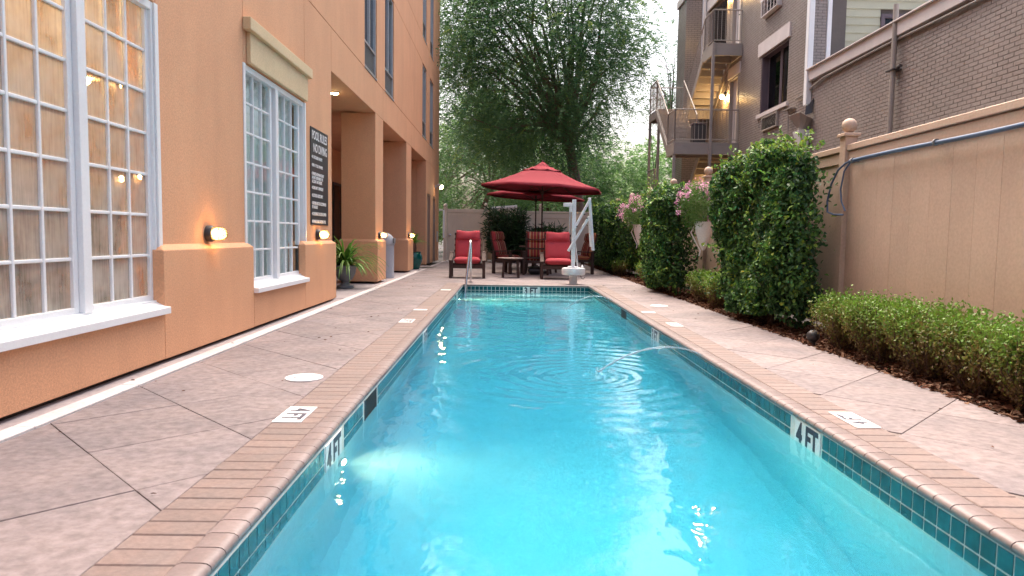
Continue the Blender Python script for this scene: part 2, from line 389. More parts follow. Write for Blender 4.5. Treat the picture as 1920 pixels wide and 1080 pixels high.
# pool outline
PX0, PX1, PY0, PY1 = -0.87, 1.71, 0.9, 14.3
CXL, CXR, CYF = -1.22, 2.03, 14.64
WZ = -0.145

# ================================================================== ground and deck
def frame_quads(mb, x0, x1, y0, y1, hx0, hx1, hy0, hy1, z0, z1):
    mb.box(x0, hx0, y0, y1, z0, z1); mb.box(hx1, x1, y0, y1, z0, z1)
    mb.box(hx0, hx1, y0, hy0, z0, z1); mb.box(hx0, hx1, hy1, y1, z0, z1)
gm = MB(); frame_quads(gm, -90, 90, -60, 160, PX0 - .2, PX1 + .2, PY0 - .2, PY1 + .2, -.4, -.06)
gm.build('ground', m_ground, kind='structure')
db = MB(); frame_quads(db, -2.36, 2.93, -3, 27.9, PX0 - .1, PX1 + .1, PY0 - .1, PY1 + .1, -.058, -.007)
deck = db.build('pool_deck', m_joint, kind='structure')

def clip(poly, axis, val, keep_less):
    out = []
    for i in range(len(poly)):
        a, b = poly[i], poly[(i + 1) % len(poly)]
        ia = a[axis] <= val if keep_less else a[axis] >= val
        ib = b[axis] <= val if keep_less else b[axis] >= val
        if ia: out.append(a)
        if ia != ib:
            t = (val - a[axis]) / (b[axis] - a[axis]); out.append((a[0] + t * (b[0] - a[0]), a[1] + t * (b[1] - a[1])))
    return out
def inset(poly, d):
    n = len(poly); res = []
    for i in range(n):
        p0, p1, p2 = (Vector(poly[(i + k - 1) % n]) for k in range(3))
        e1 = (p1 - p0).normalized(); e2 = (p2 - p1).normalized()
        n1 = Vector((-e1.y, e1.x)); n2 = Vector((-e2.y, e2.x)); bis = n1 + n2
        if bis.length < 1e-3: res.append(tuple(p1)); continue
        bis.normalize(); k = max(bis.dot(n1), .35); res.append(tuple(p1 + bis * (d / k)))
    return res
def area(p): return .5 * sum(p[i][0] * p[(i + 1) % len(p)][1] - p[(i + 1) % len(p)][0] * p[i][1] for i in range(len(p)))
def slabs(x0, x1, y0, y1, a0, b0, sa=.888, sb=.905):
    for i in range(-14, 48):
        for j in range(-14, 48):
            A0, A1 = a0 + i * sa, a0 + (i + 1) * sa          # y + x
            B0, B1 = b0 + j * sb, b0 + (j + 1) * sb          # y - x
            P = [((A - B) / 2, (A + B) / 2) for A, B in ((A0, B0), (A1, B0), (A1, B1), (A0, B1))]
            if min(p[1] for p in P) > y1 or max(p[1] for p in P) < y0: continue
            for ax, v, less in ((0, x0, False), (0, x1, True), (1, y0, False), (1, y1, True)):
                P = clip(P, ax, v, less)
                if len(P) < 3: break
            if len(P) < 3: continue
            Q = [P[0]]
            for p in P[1:]:
                if (Vector(p) - Vector(Q[-1])).length > .01: Q.append(p)
            if (Vector(Q[0]) - Vector(Q[-1])).length < .01: Q.pop()
            if len(Q) < 3: continue
            if area(Q) < 0: Q.reverse()
            if area(Q) < .012: continue
            Q = inset(Q, .0024)
            if area(Q) < .006: continue
            h = random.uniform(-.0015, .0015)
            MB().extrude([(q[0], q[1], -.05) for q in Q], (0, 0, .05 + h)).build('paving_slab', m_deck, deck, bevel=.0016, seg=1)
slabs(-2.355, CXL - .004, -2.2, CYF + .0, 1.23, 4.07)
slabs(CXR + .004, 2.925, -2.2, CYF + .0, 1.23, 1.49, sb=.92)
slabs(-2.355, 2.925, CYF + .004, 27.85, 1.23, 4.07)

wk = MB()
wk.box(-2.655, -2.365, -3, 10.899, -.058, -.012); wk.box(-2.495, -2.365, 10.901, 27.6, -.058, -.012)
wk.box(-5.2, -2.497, 10.9, 23.1, -.058, -.006)
wk.build('walkway', m_walk, kind='structure')
dr = thing('drain_strip', 'long pale concrete drain strip along the foot of the orange hotel wall', 'drain strip', (-2.43, 9, 0))
y = 0.2; k = 0
while y < 19.2:
    L = random.choice((.9, 1.0, 1.15)) if k else 1.0
    MB().box(-2.487, -2.372, y, min(y + L, 19.2) - .006, -.03, .006 + random.uniform(-.0015, .0015)).build('drain_cover', m_drain, dr, bevel=.003, seg=1); y += L; k += 1

# ================================================================== pool
pool = thing('swimming_pool', 'long narrow pool with turquoise water, teal waterline tiles and brick coping', 'swimming pool', ((PX0 + PX1) / 2, 7.5, 0))
def pool_shell():
    b = MB(); zt = -.028
    prof = [(PY0, -1.35), (6.0, -1.35), (11.5, -1.12), (PY1, -1.05)]
    T = .25
    # side walls, end walls and a floor following the depth
    for sx, xi in ((-1, PX0), (1, PX1)):
        b.box(xi, xi + sx * T, PY0 - T, PY1 + T, -1.75, zt)
    b.box(PX0, PX1, PY0 - T, PY0, -1.75, zt); b.box(PX0, PX1, PY1, PY1 + T, -1.75, zt)
    n = len(prof); c = .16
    xs = [(PX0 + .001, c), (PX0 + .06, .05), (PX0 + c, 0), (PX1 - c, 0), (PX1 - .06, .05), (PX1 - .001, c)]
    vs = [(x, min(max(yy, PY0 + .001), PY1 - .001), z + dz) for yy, z in prof for x, dz in xs]
    m_ = len(xs)
    b.add(vs, [(i * m_ + k, i * m_ + k + 1, (i + 1) * m_ + k + 1, (i + 1) * m_ + k) for i in range(n - 1) for k in range(m_ - 1)])
    return b
pool_shell().build('basin', m_plaster, pool)
st = MB()
st.box(PX0 + .002, PX1 - .002, 13.72, PY1 - .002, -1.1, -.42); st.box(PX0 + .002, PX1 - .002, 13.2, 13.718, -1.1, -.72)
st.build('entry_step', m_plaster, pool, bevel=.03)
for yy, zz, nn in ((13.745, -.418, 7), (13.225, -.718, 8)):
    for i in range(nn):
        x = PX0 + .25 + i * (PX1 - PX0 - .4) / nn
        MB().box(x, x + .075, yy, yy + .05, zz, zz + .004).build('step_tile', m_tile, pool)

# coping: bricks laid on edge with a rounded nose over the water
P_ = .1067
def instance_row(protos, name, mats, parent, places):
    """places: list of (location, rotation z, proto index); the meshes are shared."""
    for loc, rz, i in places:
        o = bpy.data.objects.new(name, protos[i]); COL.objects.link(o); o.parent = parent
        o.location = Vector(loc) - ORG[parent.name]; o.rotation_euler = (random.uniform(-.004, .004), random.uniform(-.004, .004), rz)
def proto(mb, m, bevel=0, seg=2):
    o = mb.build('proto', m, bevel=bevel, seg=seg)
    me = bpy.data.meshes.new_from_object(o.evaluated_get(bpy.context.evaluated_depsgraph_get())); bpy.data.objects.remove(o); return me
bw = P_ - .005
nose_prof = lambda x0, x1: [(x0, -.028), (x1 - .028, -.030), (x1 - .008, -.026), (x1, -.012), (x1 - .004, .002), (x1 - .016, .010), (x1 - .034, .0125), (x0 + .012, .0125), (x0, .008)]
def nose_mb(ln):
    return MB().extrude([(px, -ln / 2, pz) for px, pz in nose_prof(0, .105)], (0, ln, 0))
brL = proto(MB().box(0, .245, -bw / 2, bw / 2, -.045, .004), m_cop, .004, 1)
brR = proto(MB().box(0, .215, -bw / 2, bw / 2, -.045, .004), m_cop, .004, 1)
ns = proto(nose_mb(bw), m_nose)
for me in (ns,): me.polygons.foreach_set('use_smooth', [True] * len(me.polygons)); me.set_sharp_from_angle(angle=R(50))
bp, npz = [], []
nrow = int((PY1 - 1.75) / P_)
for i in range(nrow):
    yy = PY1 - (i + .5) * P_
    dz = random.uniform(-.001, .001)
    bp.append(((CXL, yy, dz), 0, 0)); npz.append(((CXL + .250, yy, 0), 0, 0))
    bp.append(((CXR, yy, dz), math.pi, 1)); npz.append(((PX1 + .090, yy, 0), math.pi, 0))
ncol = int((PX1 - PX0) / P_)
for i in range(ncol + 1):
    xx = PX0 + (i + .25) * (PX1 - PX0) / (ncol + .5)
    bp.append(((xx, CYF, 0), -math.pi / 2, 0)); npz.append(((xx, PY1 + .095, 0), -math.pi / 2, 0))
instance_row([brL, brR], 'coping_brick', None, pool, bp)
instance_row([ns], 'coping_nose', None, pool, npz)
cb = MB()
for k, (x0, x1) in enumerate(((CXL, PX0 - .003), (PX1 + .003, CXR))):
    cb.box(x0, x1, PY1 + .003, CYF, -.045, .005)
    for i in range(10):
        yy = 1.7 - i * P_; cb.box(x0, x1, yy - bw / 2, yy + bw / 2, -.045, .004)
for i in range(24):
    xx = PX0 + (i + .5) * (PX1 - PX0) / 24; cb.box(xx - .051, xx + .051, .56, PY0 + .02, -.045, .006)
cb.build('coping_corner', m_cop, pool, bevel=.004, seg=1)
jb = MB(); frame_quads(jb, CXL, CXR, .55, CYF, PX0 - .02, PX1 + .02, PY0, PY1 + .02, -.05, -.0005)
jb.build('coping_bed', m_joint, pool)

# waterline tiles, two courses; depth markers and skimmer mouths take their place
TP = .0832; th = TP - .009
skim = [(PX0, 4.30, 4.66), (PX1, 9.75, 10.17)]
marks = [('4 FT', 'L', 3.50), ('3 FT', 'L', 7.55), ('4 FT', 'R', 3.83), ('3 FT', 'R', 7.86), ('3 FT', 'L', 12.5)]
def blocked(xw, yy):
    for a, b, c in skim:
        if a == xw and b - .04 < yy < c + .04: return True
    for t_, sd_, yc in marks:
        if (sd_ == 'L') == (xw == PX0) and abs(yy - yc) < .20: return True
    return False
tm = proto(MB().box(0, .004, -th / 2, th / 2, -th, 0, skip='l'), m_tile)
gb = MB(); tl = []; far_t = MB()
zr = (-.034, -.034 - TP)
for xw, rz in ((PX0, 0), (PX1, math.pi)):
    sx = 1 if xw == PX0 else -1
    gb.box(xw + sx * .0006, xw + sx * .003, PY0, PY1, -.22, -.029)
    n = int((PY1 - 1.2) / TP)
    for i in range(n):
        yy = PY1 - (i + .5) * TP
        if blocked(xw, yy): continue
        for z in zr:
            if 1.9 < yy < 5.15: tl.append(((xw + sx * .002, yy, z), rz, 0))
            else: far_t.box(xw + sx * .002, xw + sx * .006, yy - th / 2, yy + th / 2, z - th, z)
gb.box(PX0 + .0035, PX1 - .0035, PY1 - .003, PY1 - .0006, -.22, -.029)
nf = 31; pf = (PX1 - PX0) / nf
for i in range(nf):
    xx = PX0 + (i + .5) * pf
    if .35 < xx < .69: continue
    for z in zr: far_t.box(xx - th / 2, xx + th / 2, PY1 - .006, PY1 - .002, z - th, z)
gb.build('tile_grout', m_grout, pool)
instance_row([tm], 'waterline_tile', None, pool, tl)
far_t.build('waterline_tile', m_tile, pool, kind='stuff')
def wall_mark(txt, loc, ax, w=.33, h=.165):
    X, Y, Z = (Vector(a) for a in ax); c = Vector(loc); b = MB()
    for s_ in (-1, 1):
        cc = c + X * (s_ * w / 4)
        q = [cc + X * (i * (w / 4 - .002)) + Y * (j * h / 2) for i, j in ((-1, -1), (1, -1), (1, 1), (-1, 1))]
        b.extrude([tuple(p) for p in q], Z * .006)
    o = b.build('depth_marker', m_marker, pool, bevel=.001, seg=1)
    text_obj(txt, h * 1.12, c + Z * .0065, ax, o, m_ink, bold=.036, sx=.80)
for t_, s_, yc in marks:
    if yc > 12: t_ = '3'
    wall_mark(t_, (PX0 + .003 if s_ == 'L' else PX1 - .003, yc, -.116), AX_L if s_ == 'L' else AX_R, w=.33 if yc < 12 else .12)
wall_mark('3 FT', (.52, PY1 - .003, -.116), AX_F)
def deck_mark(txt, loc, ax, w=.33, h=.155):
    X, Y, Z = (Vector(a) for a in ax); c = Vector(loc)
    q = [c + X * (i * w / 2) + Y * (j * h / 2) for i, j in ((-1, -1), (1, -1), (1, 1), (-1, 1))]
    if (q[1] - q[0]).cross(q[2] - q[1]).z < 0: q.reverse()
    o = MB().extrude([tuple(p) for p in q], (0, 0, .006)).build('depth_marker', m_marker, pool, bevel=.001, seg=1)
    text_obj(txt, h * .98, c + Vector((0, 0, .0065)), ax, o, m_ink, bold=.022, sx=.84)
deck_mark('4 FT', (-1.145, 3.79, .0035), AX_DL); deck_mark('3 FT', (-1.135, 8.05, .0035), AX_DL)
deck_mark('4 FT', (1.955, 3.82, .0035), AX_DR, h=.135); deck_mark('3 FT', (1.965, 8.03, .0035), AX_DR, h=.135)
for x, yy, w in ((-1.13, 9.28, .14), (-1.09, 12.75, .17), (1.93, 9.35, .15)):
    MB().box(x - .09, x + .09, yy - w / 2, yy + w / 2, .0035, .0095).build('no_diving_tile', m_marker, pool, bevel=.001, seg=1)
for xw, a, b in skim:
    s_ = 1 if xw == PX0 else -1
    o = MB().box(xw + s_ * .0032, xw + s_ * .0055, a, b, -.20, -.036).build('skimmer_mouth', m_black, pool)
    f = MB()
    for q in ((a - .012, a, -.205, -.032), (b, b + .012, -.205, -.032)): f.box(xw + s_ * .001, xw + s_ * .009, *q)
    f.box(xw + s_ * .003, xw + s_ * .012, a, b, -.165, -.155)
    f.build('skimmer_frame', m_dark, o)
# underwater lights in the left wall
def pool_light(yy, z, power, size=R(75), rz=0.0):
    o = MB().lathe([(.055, -.002), (.055, .012), (.040, .018)], (PX0, yy, z), 20, 'x').build('pool_light', m_steel, pool, smooth=True)
    MB().lathe([(.037, .0185), (.030, .026), (.012, .030)], (PX0, yy, z), 20, 'x').build('light_lens', m_poolglow, o, smooth=True)
    for pw, sz, bl in ((power * .38, R(38), .7), (power * .62, size, 1.0)):
        L = bpy.data.lights.new('pool_beam', 'SPOT'); L.energy = pw; L.color = (1.0, .74, .40); L.spot_size = sz; L.spot_blend = bl; L.shadow_soft_size = .03
        lo = bpy.data.objects.new('pool_beam', L); COL.objects.link(lo); lo.parent = pool
        lo.location = Vector((PX0 + .035, yy, z)) - ORG[pool.name]; lo.rotation_euler = (0, R(-90), rz)
pool_light(3.67, -.37, 120, R(140), rz=-.12); pool_light(12.9, -.5, 110, R(140))

# the water itself
def ripples(x, y):
    h = np.zeros_like(x)
    rng = np.random.default_rng(5)
    amp = .55 + .45 * np.clip((y - 3.2) / 2.0, 0, 1)
    for i in range(14):
        a = rng.uniform(0, math.pi); w = rng.uniform(.16, .75); k = 2 * math.pi / w
        h += .0007 * w ** 1.0 * np.sin(k * (x * math.cos(a) + y * math.sin(a)) + rng.uniform(0, 6.3)) * (amp + .25)
    for cx_, cy_, A, wl, dec in ((.62, 5.72, .0026, .105, 1.25), (.85, 11.0, .0022, .12, 1.4), (-.3, 13.4, .0009, .14, 1.5)):
        r = np.sqrt((x - cx_) ** 2 + (y - cy_) ** 2)
        h += A * np.sin(2 * math.pi * r / (wl * (1 + .35 * r))) * np.exp(-r / dec) * np.clip(r / .05, 0, 1)
    r = np.sqrt((x - .62) ** 2 + (y - 5.72) ** 2)
    h += .004 * np.exp(-(r / .16) ** 2) * np.sin(37 * x) * np.sin(41 * y)
    return h
def make_water():
    nx, ny = 121, 620
    x0, x1, y0, y1 = PX0 - .03, PX1 + .03, PY0 - .03, PY1 + .03
    gx, gy = np.meshgrid(np.linspace(x0, x1, nx), np.linspace(y0, y1, ny))
    z = WZ + ripples(gx, gy)
    V = np.stack([gx, gy, z], -1).reshape(-1, 3)
    i = np.arange(ny - 1)[:, None] * nx + np.arange(nx - 1)[None, :]
    Fq = np.stack([i, i + 1, i + nx + 1, i + nx], -1).reshape(-1, 4)
    # closed sides and bottom, sunk inside the basin walls
    ring = np.concatenate([np.arange(nx), (np.arange(1, ny) * nx + nx - 1), ((ny - 1) * nx + np.arange(nx - 2, -1, -1)), (np.arange(ny - 2, 0, -1) * nx)])
    nb = len(V); low = V[ring].copy(); low[:, 2] = -1.6; V = np.concatenate([V, low]); m_ = len(ring)
    k = np.arange(m_); kn = (k + 1) % m_
    side = np.stack([ring[kn], ring[k], nb + k, nb + kn], -1)
    cN = len(V)
    c = [nb, nb + nx - 1, nb + nx - 1 + ny - 1, nb + 2 * (nx - 1) + ny - 1]
    Fq = np.concatenate([Fq, side])
    me_faces = Fq
    me = bpy.data.meshes.new('water')
    V = V.astype(np.float32)
    bot = nb + np.arange(m_)[::-1]
    sizes = np.concatenate([np.full(len(Fq), 4), [m_]]); starts = np.concatenate([[0], np.cumsum(sizes)[:-1]]).astype(np.int32)
    loops = np.concatenate([Fq.ravel(), bot]).astype(np.int32)
    me.vertices.add(len(V)); me.vertices.foreach_set('co', V.ravel()); me.loops.add(len(loops)); me.loops.foreach_set('vertex_index', loops)
    me.polygons.add(len(sizes)); me.polygons.foreach_set('loop_start', starts)
    sm = np.zeros(len(sizes), dtype=bool); sm[:(nx - 1) * (ny - 1)] = True; me.polygons.foreach_set('use_smooth', sm)
    me.update(calc_edges=True)
    link('water', me, m_water, kind='structure')
make_water()
# deck jets arcing into the pool
def jet(name, y0, x0, x1, zp, label):
    pts = []; n = 26
    for i in range(n + 1):
        t = i / n; x = x0 + (x1 - x0) * t
        z = -.012 + (zp + .012) * (1 - ((t - .36) / .36) ** 2) if t < .36 else zp - (zp - WZ) * ((t - .36) / .64) ** 2
        pts.append((x, y0 - .03 * t, z))
    rs = [.0055 + .003 * math.sin(i * 2.3) * (i / n) + .003 * (i / n) for i in range(n + 1)]
    o = MB().tube(pts, rs, 8).build(name, m_jet, smooth=True, angle=180, origin=(x0, y0, 0)); tag(o, label, 'water jet', 'deck jets arcing into the pool')
    d = MB(); rg = random.Random(3)
    for i in range(40):
        a = rg.uniform(0, 6.28); r_ = rg.uniform(.02, .16); d.ball((x1 + r_ * math.cos(a), y0 - .03 + r_ * math.sin(a), WZ + rg.uniform(.0, .03)), rg.uniform(.002, .005), 6)
    d.build('splash', m_jet, o, smooth=True, kind='stuff')
jet('water_jet', 5.92, 1.735, .80, .075, 'thin arc of water leaping from the right coping between two depth markers, nearer jet')
jet('water_jet', 11.05, 1.735, .95, .075, 'thin arc of water near the far right pool corner, beyond the right skimmer')

for (x, y_, r_, lb) in ((-1.385, 4.79, .128, 'round white skimmer lid set in the left deck beside the coping'), (2.285, 10.3, .13, 'round white skimmer lid set in the right deck near the hedges')):
    o = MB().lathe([(r_, 0), (r_, .007), (r_ - .008, .010), (.001, .011)], (x, y_, .0), 36).build('skimmer_lid', m_white, smooth=True, origin=(x, y_, 0)); tag(o, lb, 'skimmer lid', 'skimmer lids')
    for a in (.6, 3.7): MB().lathe([(.012, .008), (.012, .0125), (.001, .0125)], (x + .06 * math.cos(a), y_ + .06 * math.sin(a), 0), 10).build('screw', m_grille, o)

# stainless rail: one bent tube from the deck into the water
rail = thing('pool_rail', 'bent stainless steel grab rail at the far left corner of the pool', 'pool rail', (-.75, 14.9, 0))
pts = [(-.835, 13.95, -.75), (-.825, 14.0, -.4), (-.79, 14.14, .15), (-.752, 14.30, .62), (-.737, 14.38, .80), (-.735, 14.45, .875), (-.733, 14.55, .90), (-.733, 14.64, .875), (-.735, 14.70, .80), (-.742, 14.82, .40), (-.745, 14.9, 0.0)]
P2 = []
for i in range(len(pts) - 1):
    a, b = Vector(pts[max(i - 1, 0)]), Vector(pts[i]); c, d = Vector(pts[i + 1]), Vector(pts[min(i + 2, len(pts) - 1)])
    for k in range(5):
        t = k / 5; P2.append(.5 * ((2 * b) + (c - a) * t + (2 * a - 5 * b + 4 * c - d) * t * t + (3 * b - 3 * c + d - a) * t ** 3))
P2.append(Vector(pts[-1])); MB().tube(P2, .024, 14).build('tube', m_steel, rail, smooth=True)
MB().lathe([(.055, .004), (.055, .014), (.03, .022)], (-.745, 14.9, 0), 20).build('escutcheon', m_steel, rail, smooth=True)
# ================================================================== orange hotel on the left
hotel = thing('hotel_building', 'orange stucco hotel with french windows, an arcade and two upper rows of windows', 'building', (-6, 14, 0))
XW, XP, OV = -2.655, -2.60, .055
G = .0035                                             # half a stucco joint
def panel(y0, y1, z0, z1, x=XW, t=.30, g=(1, 1, 1, 1), bev=.004):
    MB().box(x - t, x, y0 + G * g[0], y1 - G * g[1], z0 + G * g[2], z1 - G * g[3]).build('stucco_panel', m_stucco, hotel, bevel=bev, seg=1)
core = MB()
ZJ = 4.075
# ---- ground floor
W1 = (2.50, 5.40); W2 = (7.16, 9.30)
panel(-3, W1[0], .86, ZJ); panel(W1[1], 7.16, .86, ZJ); panel(W2[1], 10.70, .86, ZJ)
panel(W1[0], W1[1], 2.70, ZJ); panel(W2[0], W2[1], 2.70, ZJ)
panel(2.452, 5.333, .02, .37, XP); panel(7.237, 9.098, .02, .37, XP)
def plinth(y0, y1, x0=-2.95, x1=XP, side=(0, 0), z0=.02, top=.855):
    """low thickened base with a sloping shoulder; side: which ends get the slope."""
    b = MB(); o = OV + .001; a0, a1 = (o if side[0] else 0), (o if side[1] else 0); zt = top + .045
    v = [(x0, y0, z0), (x1, y0, z0), (x1, y1, z0), (x0, y1, z0), (x0, y0, top), (x1, y0, top), (x1, y1, top), (x0, y1, top),
         (x0, y0 + a0, zt), (x1 - o, y0 + a0, zt), (x1 - o, y1 - a1, zt), (x0, y1 - a1, zt)]
    b.add(v, [(0, 3, 2, 1), (0, 1, 5, 4), (1, 2, 6, 5), (2, 3, 7, 6), (3, 0, 4, 7), (4, 5, 9, 8), (5, 6, 10, 9), (6, 7, 11, 10), (7, 4, 8, 11), (8, 9, 10, 11)])
    b.build('plinth', m_stucco, hotel, bevel=.006, seg=2)
plinth(-3, 2.45, side=(0, 1)); plinth(5.335, 7.235, side=(1, 1)); plinth(9.10, 10.735, side=(1, 1))
core.box(-2.94, -2.72, -3, 10.6, .0, .30)            # dark foundation set back under the stucco
MB().box(-3.0, -2.66, -3, 10.6, -.05, .019).build('foundation', m_ground, hotel)
# ---- arcade
AR = [(10.70, 14.26), (15.13, 18.64), (19.58, 23.15)]
ZA = 3.43
panel(10.70, 15.12, ZA, ZJ, t=.4); panel(15.12, 19.58, ZA, ZJ, t=.4); panel(19.58, 27.5, ZA, ZJ, t=.4)
for y0, y1 in ((14.26, 15.13), (18.64, 19.58)):
    MB().box(-3.345, XW, y0, y1, .90, ZA - .002).build('column', m_stucco, hotel, bevel=.006, seg=2)
    b = MB(); o = OV
    xa, xb, ya, yb = -3.345 - o, XP, y0 - o, y1 + o; zt = .905
    v = [(xa, ya, .04), (xb, ya, .04), (xb, yb, .04), (xa, yb, .04), (xa, ya, .855), (xb, ya, .855), (xb, yb, .855), (xa, yb, .855), (-3.345, y0, zt), (XW, y0, zt), (XW, y1, zt), (-3.345, y1, zt)]
    b.add(v, [(0, 3, 2, 1), (0, 1, 5, 4), (1, 2, 6, 5), (2, 3, 7, 6), (3, 0, 4, 7), (4, 5, 9, 8), (5, 6, 10, 9), (6, 7, 11, 10), (7, 4, 8, 11), (8, 9, 10, 11)])
    b.build('plinth', m_stucco, hotel, bevel=.006, seg=2)
    MB().box(-3.33, -2.69, y0 + .03, y1 - .03, -.05, .039).build('foundation', m_ground, hotel)
panel(10.70 - .3, 10.70, .9, ZA, x=-2.96, t=2.1); panel(23.15, 23.45, .0, ZA, x=-2.96, t=2.1)
MB().box(-5.3, -5.06, 10.4, 23.45, -.05, ZA + .3).build('arcade_wall', m_stucco, hotel)
MB().box(-5.06, -3.06, 10.4, 23.45, ZA + .03, ZA + .2).build('arcade_ceiling', m_stucco, hotel)
for y in (12.6, 16.9, 21.2):
    o = MB().box(-5.055, -5.02, y - .75, y + .75, .05, 2.5).build('storefront', m_dark, hotel)
    for s_ in (-1, 1): MB().box(-5.015, -5.01, y + s_ * .37 - .33, y + s_ * .37 + .33, .25, 2.42).build('pane', g_dark, o)
lt = MB().lathe([(.085, 0), (.085, -.012), (.07, -.018)], (-2.99, 12.28, ZA), 24).build('downlight', m_trim, hotel, smooth=True)
MB().lathe([(.066, -.0185), (.05, -.03), (.02, -.036)], (-2.99, 12.28, ZA), 24).build('bulb', m_lampcore, lt, smooth=True)
# ---- end bay with two doors
DY = [(23.52, 24.55), (25.35, 26.4)]
panel(23.15, 23.52, .03, ZA, g=(0, 0, 0, 1)); panel(24.55, 25.35, .03, ZA, g=(0, 0, 0, 1)); panel(26.4, 27.5, .03, ZA, g=(0, 0, 0, 1))
for y0, y1 in DY:
    panel(y0, y1, 2.40, ZA, g=(0, 0, 0, 1))
    d = MB().box(XW - .12, XW - .07, y0 + .05, y1 - .05, .03, 2.34).build('door', m_door, hotel, bevel=.004)
    f = MB(); f.box(XW - .13, XW - .02, y0, y0 + .05, .0, 2.40); f.box(XW - .13, XW - .02, y1 - .05, y1, .0, 2.40); f.box(XW - .13, XW - .02, y0 + .05, y1 - .05, 2.34, 2.40)
    f.build('door_frame', m_door, d)
    h = MB().tube([(XW - .07, y0 + .13, 1.02), (XW - .02, y0 + .13, 1.02), (XW - .015, y0 + .24, 1.02)], .012, 8); h.build('handle', m_steel, d, smooth=True)
MB().box(XW + .001, XW + .03, 26.75, 27.0, .75, 1.15).build('meter_plate', m_alu, hotel, bevel=.006)
# ---- upper floors, one panel between joints; window bays A B C D
UW = [(13.2, 14.39), (15.36, 16.53), (22.08, 23.12), (24.2, 25.28)]
for z0, z1, zj in ((ZJ, 6.33, 7.12), (7.12, 9.35, 10.2)):
    ys = [-3] + [v for w in UW for v in w] + [27.5]
    for i in range(0, len(ys), 2): panel(ys[i], ys[i + 1], z0, z1)
    for ya, yb in ((-3, 7.3), (7.3, 14.9), (14.9, 19.6), (19.6, 27.5)): panel(ya, yb, z1, zj)
    for y0, y1 in UW:
        if z0 > 7 and y0 < 20: continue
        w = MB(); fx0, fx1 = XW - .11, XW - .02; fr = .045; zb, zt = z0 + .045, z1 - .02; zg = z0 + .50
        w.box(fx0, fx1, y0, y0 + fr, zb, zt); w.box(fx0, fx1, y1 - fr, y1, zb, zt); w.box(fx0, fx1, y0 + fr, y1 - fr, zt - fr, zt)
        w.box(fx0, fx1, y0 + fr, y1 - fr, zb, zb + fr); w.box(fx0, fx1, y0 + fr, y1 - fr, zg, zg + fr)
        w.box(fx0, fx1, (y0 + y1) / 2 - fr / 2, (y0 + y1) / 2 + fr / 2, zg + fr, zt - fr)
        o = w.build('window', m_alu, hotel, bevel=.003, seg=1)
        for a, b_ in ((y0 + fr, (y0 + y1) / 2 - fr / 2), ((y0 + y1) / 2 + fr / 2, y1 - fr)):
            MB().box(XW - .075, XW - .069, a, b_, zg + fr, zt - fr).build('pane', g_dark, o)
        MB().box(XW - .10, XW - .09, y0 + fr, y1 - fr, zb + fr, zg).build('grille_back', m_black, o)
        nsl = 16
        for k in range(nsl):
            zz = zb + fr + (k + .5) * (zg - zb - fr) / nsl
            MB().box(XW - .085, XW - .045, y0 + fr, y1 - fr, zz - .008, zz + .004).build('louvre', m_grille, o)
        c_ = MB()
        for a, b_ in ((y0 + .05, y0 + .05 + .30), (y1 - .35, y1 - .05)):
            n = 7
            for k in range(n): c_.box(XW - .22 - .03 * (k % 2), XW - .20 - .03 * (k % 2), a + k * (b_ - a) / n, a + (k + 1) * (b_ - a) / n, zg + fr, zt - .05)
        c_.build('curtain', m_curt, o)
        MB().box(XW - .6, XW - .58, y0 - .1, y1 + .1, z0, z1).build('dark_room', m_black, o)
        MB().box(XW - .13, XW + .012, y0, y1, z0 + .006, z0 + .043).build('sill', m_alu, o, bevel=.003)
core.box(-3.4, XW - .62, -3, 27.4, ZJ + .1, 10.1); core.box(-10, -5.32, -3, 27.4, 0, 10.1); core.box(-10, -2.97, 23.47, 27.45, 0, ZJ)
core.build('inner_wall', m_stucco, hotel)
MB().box(-10.1, XW + .06, -3.05, 27.56, 10.21, 10.45).build('parapet', m_trim, hotel, bevel=.01)

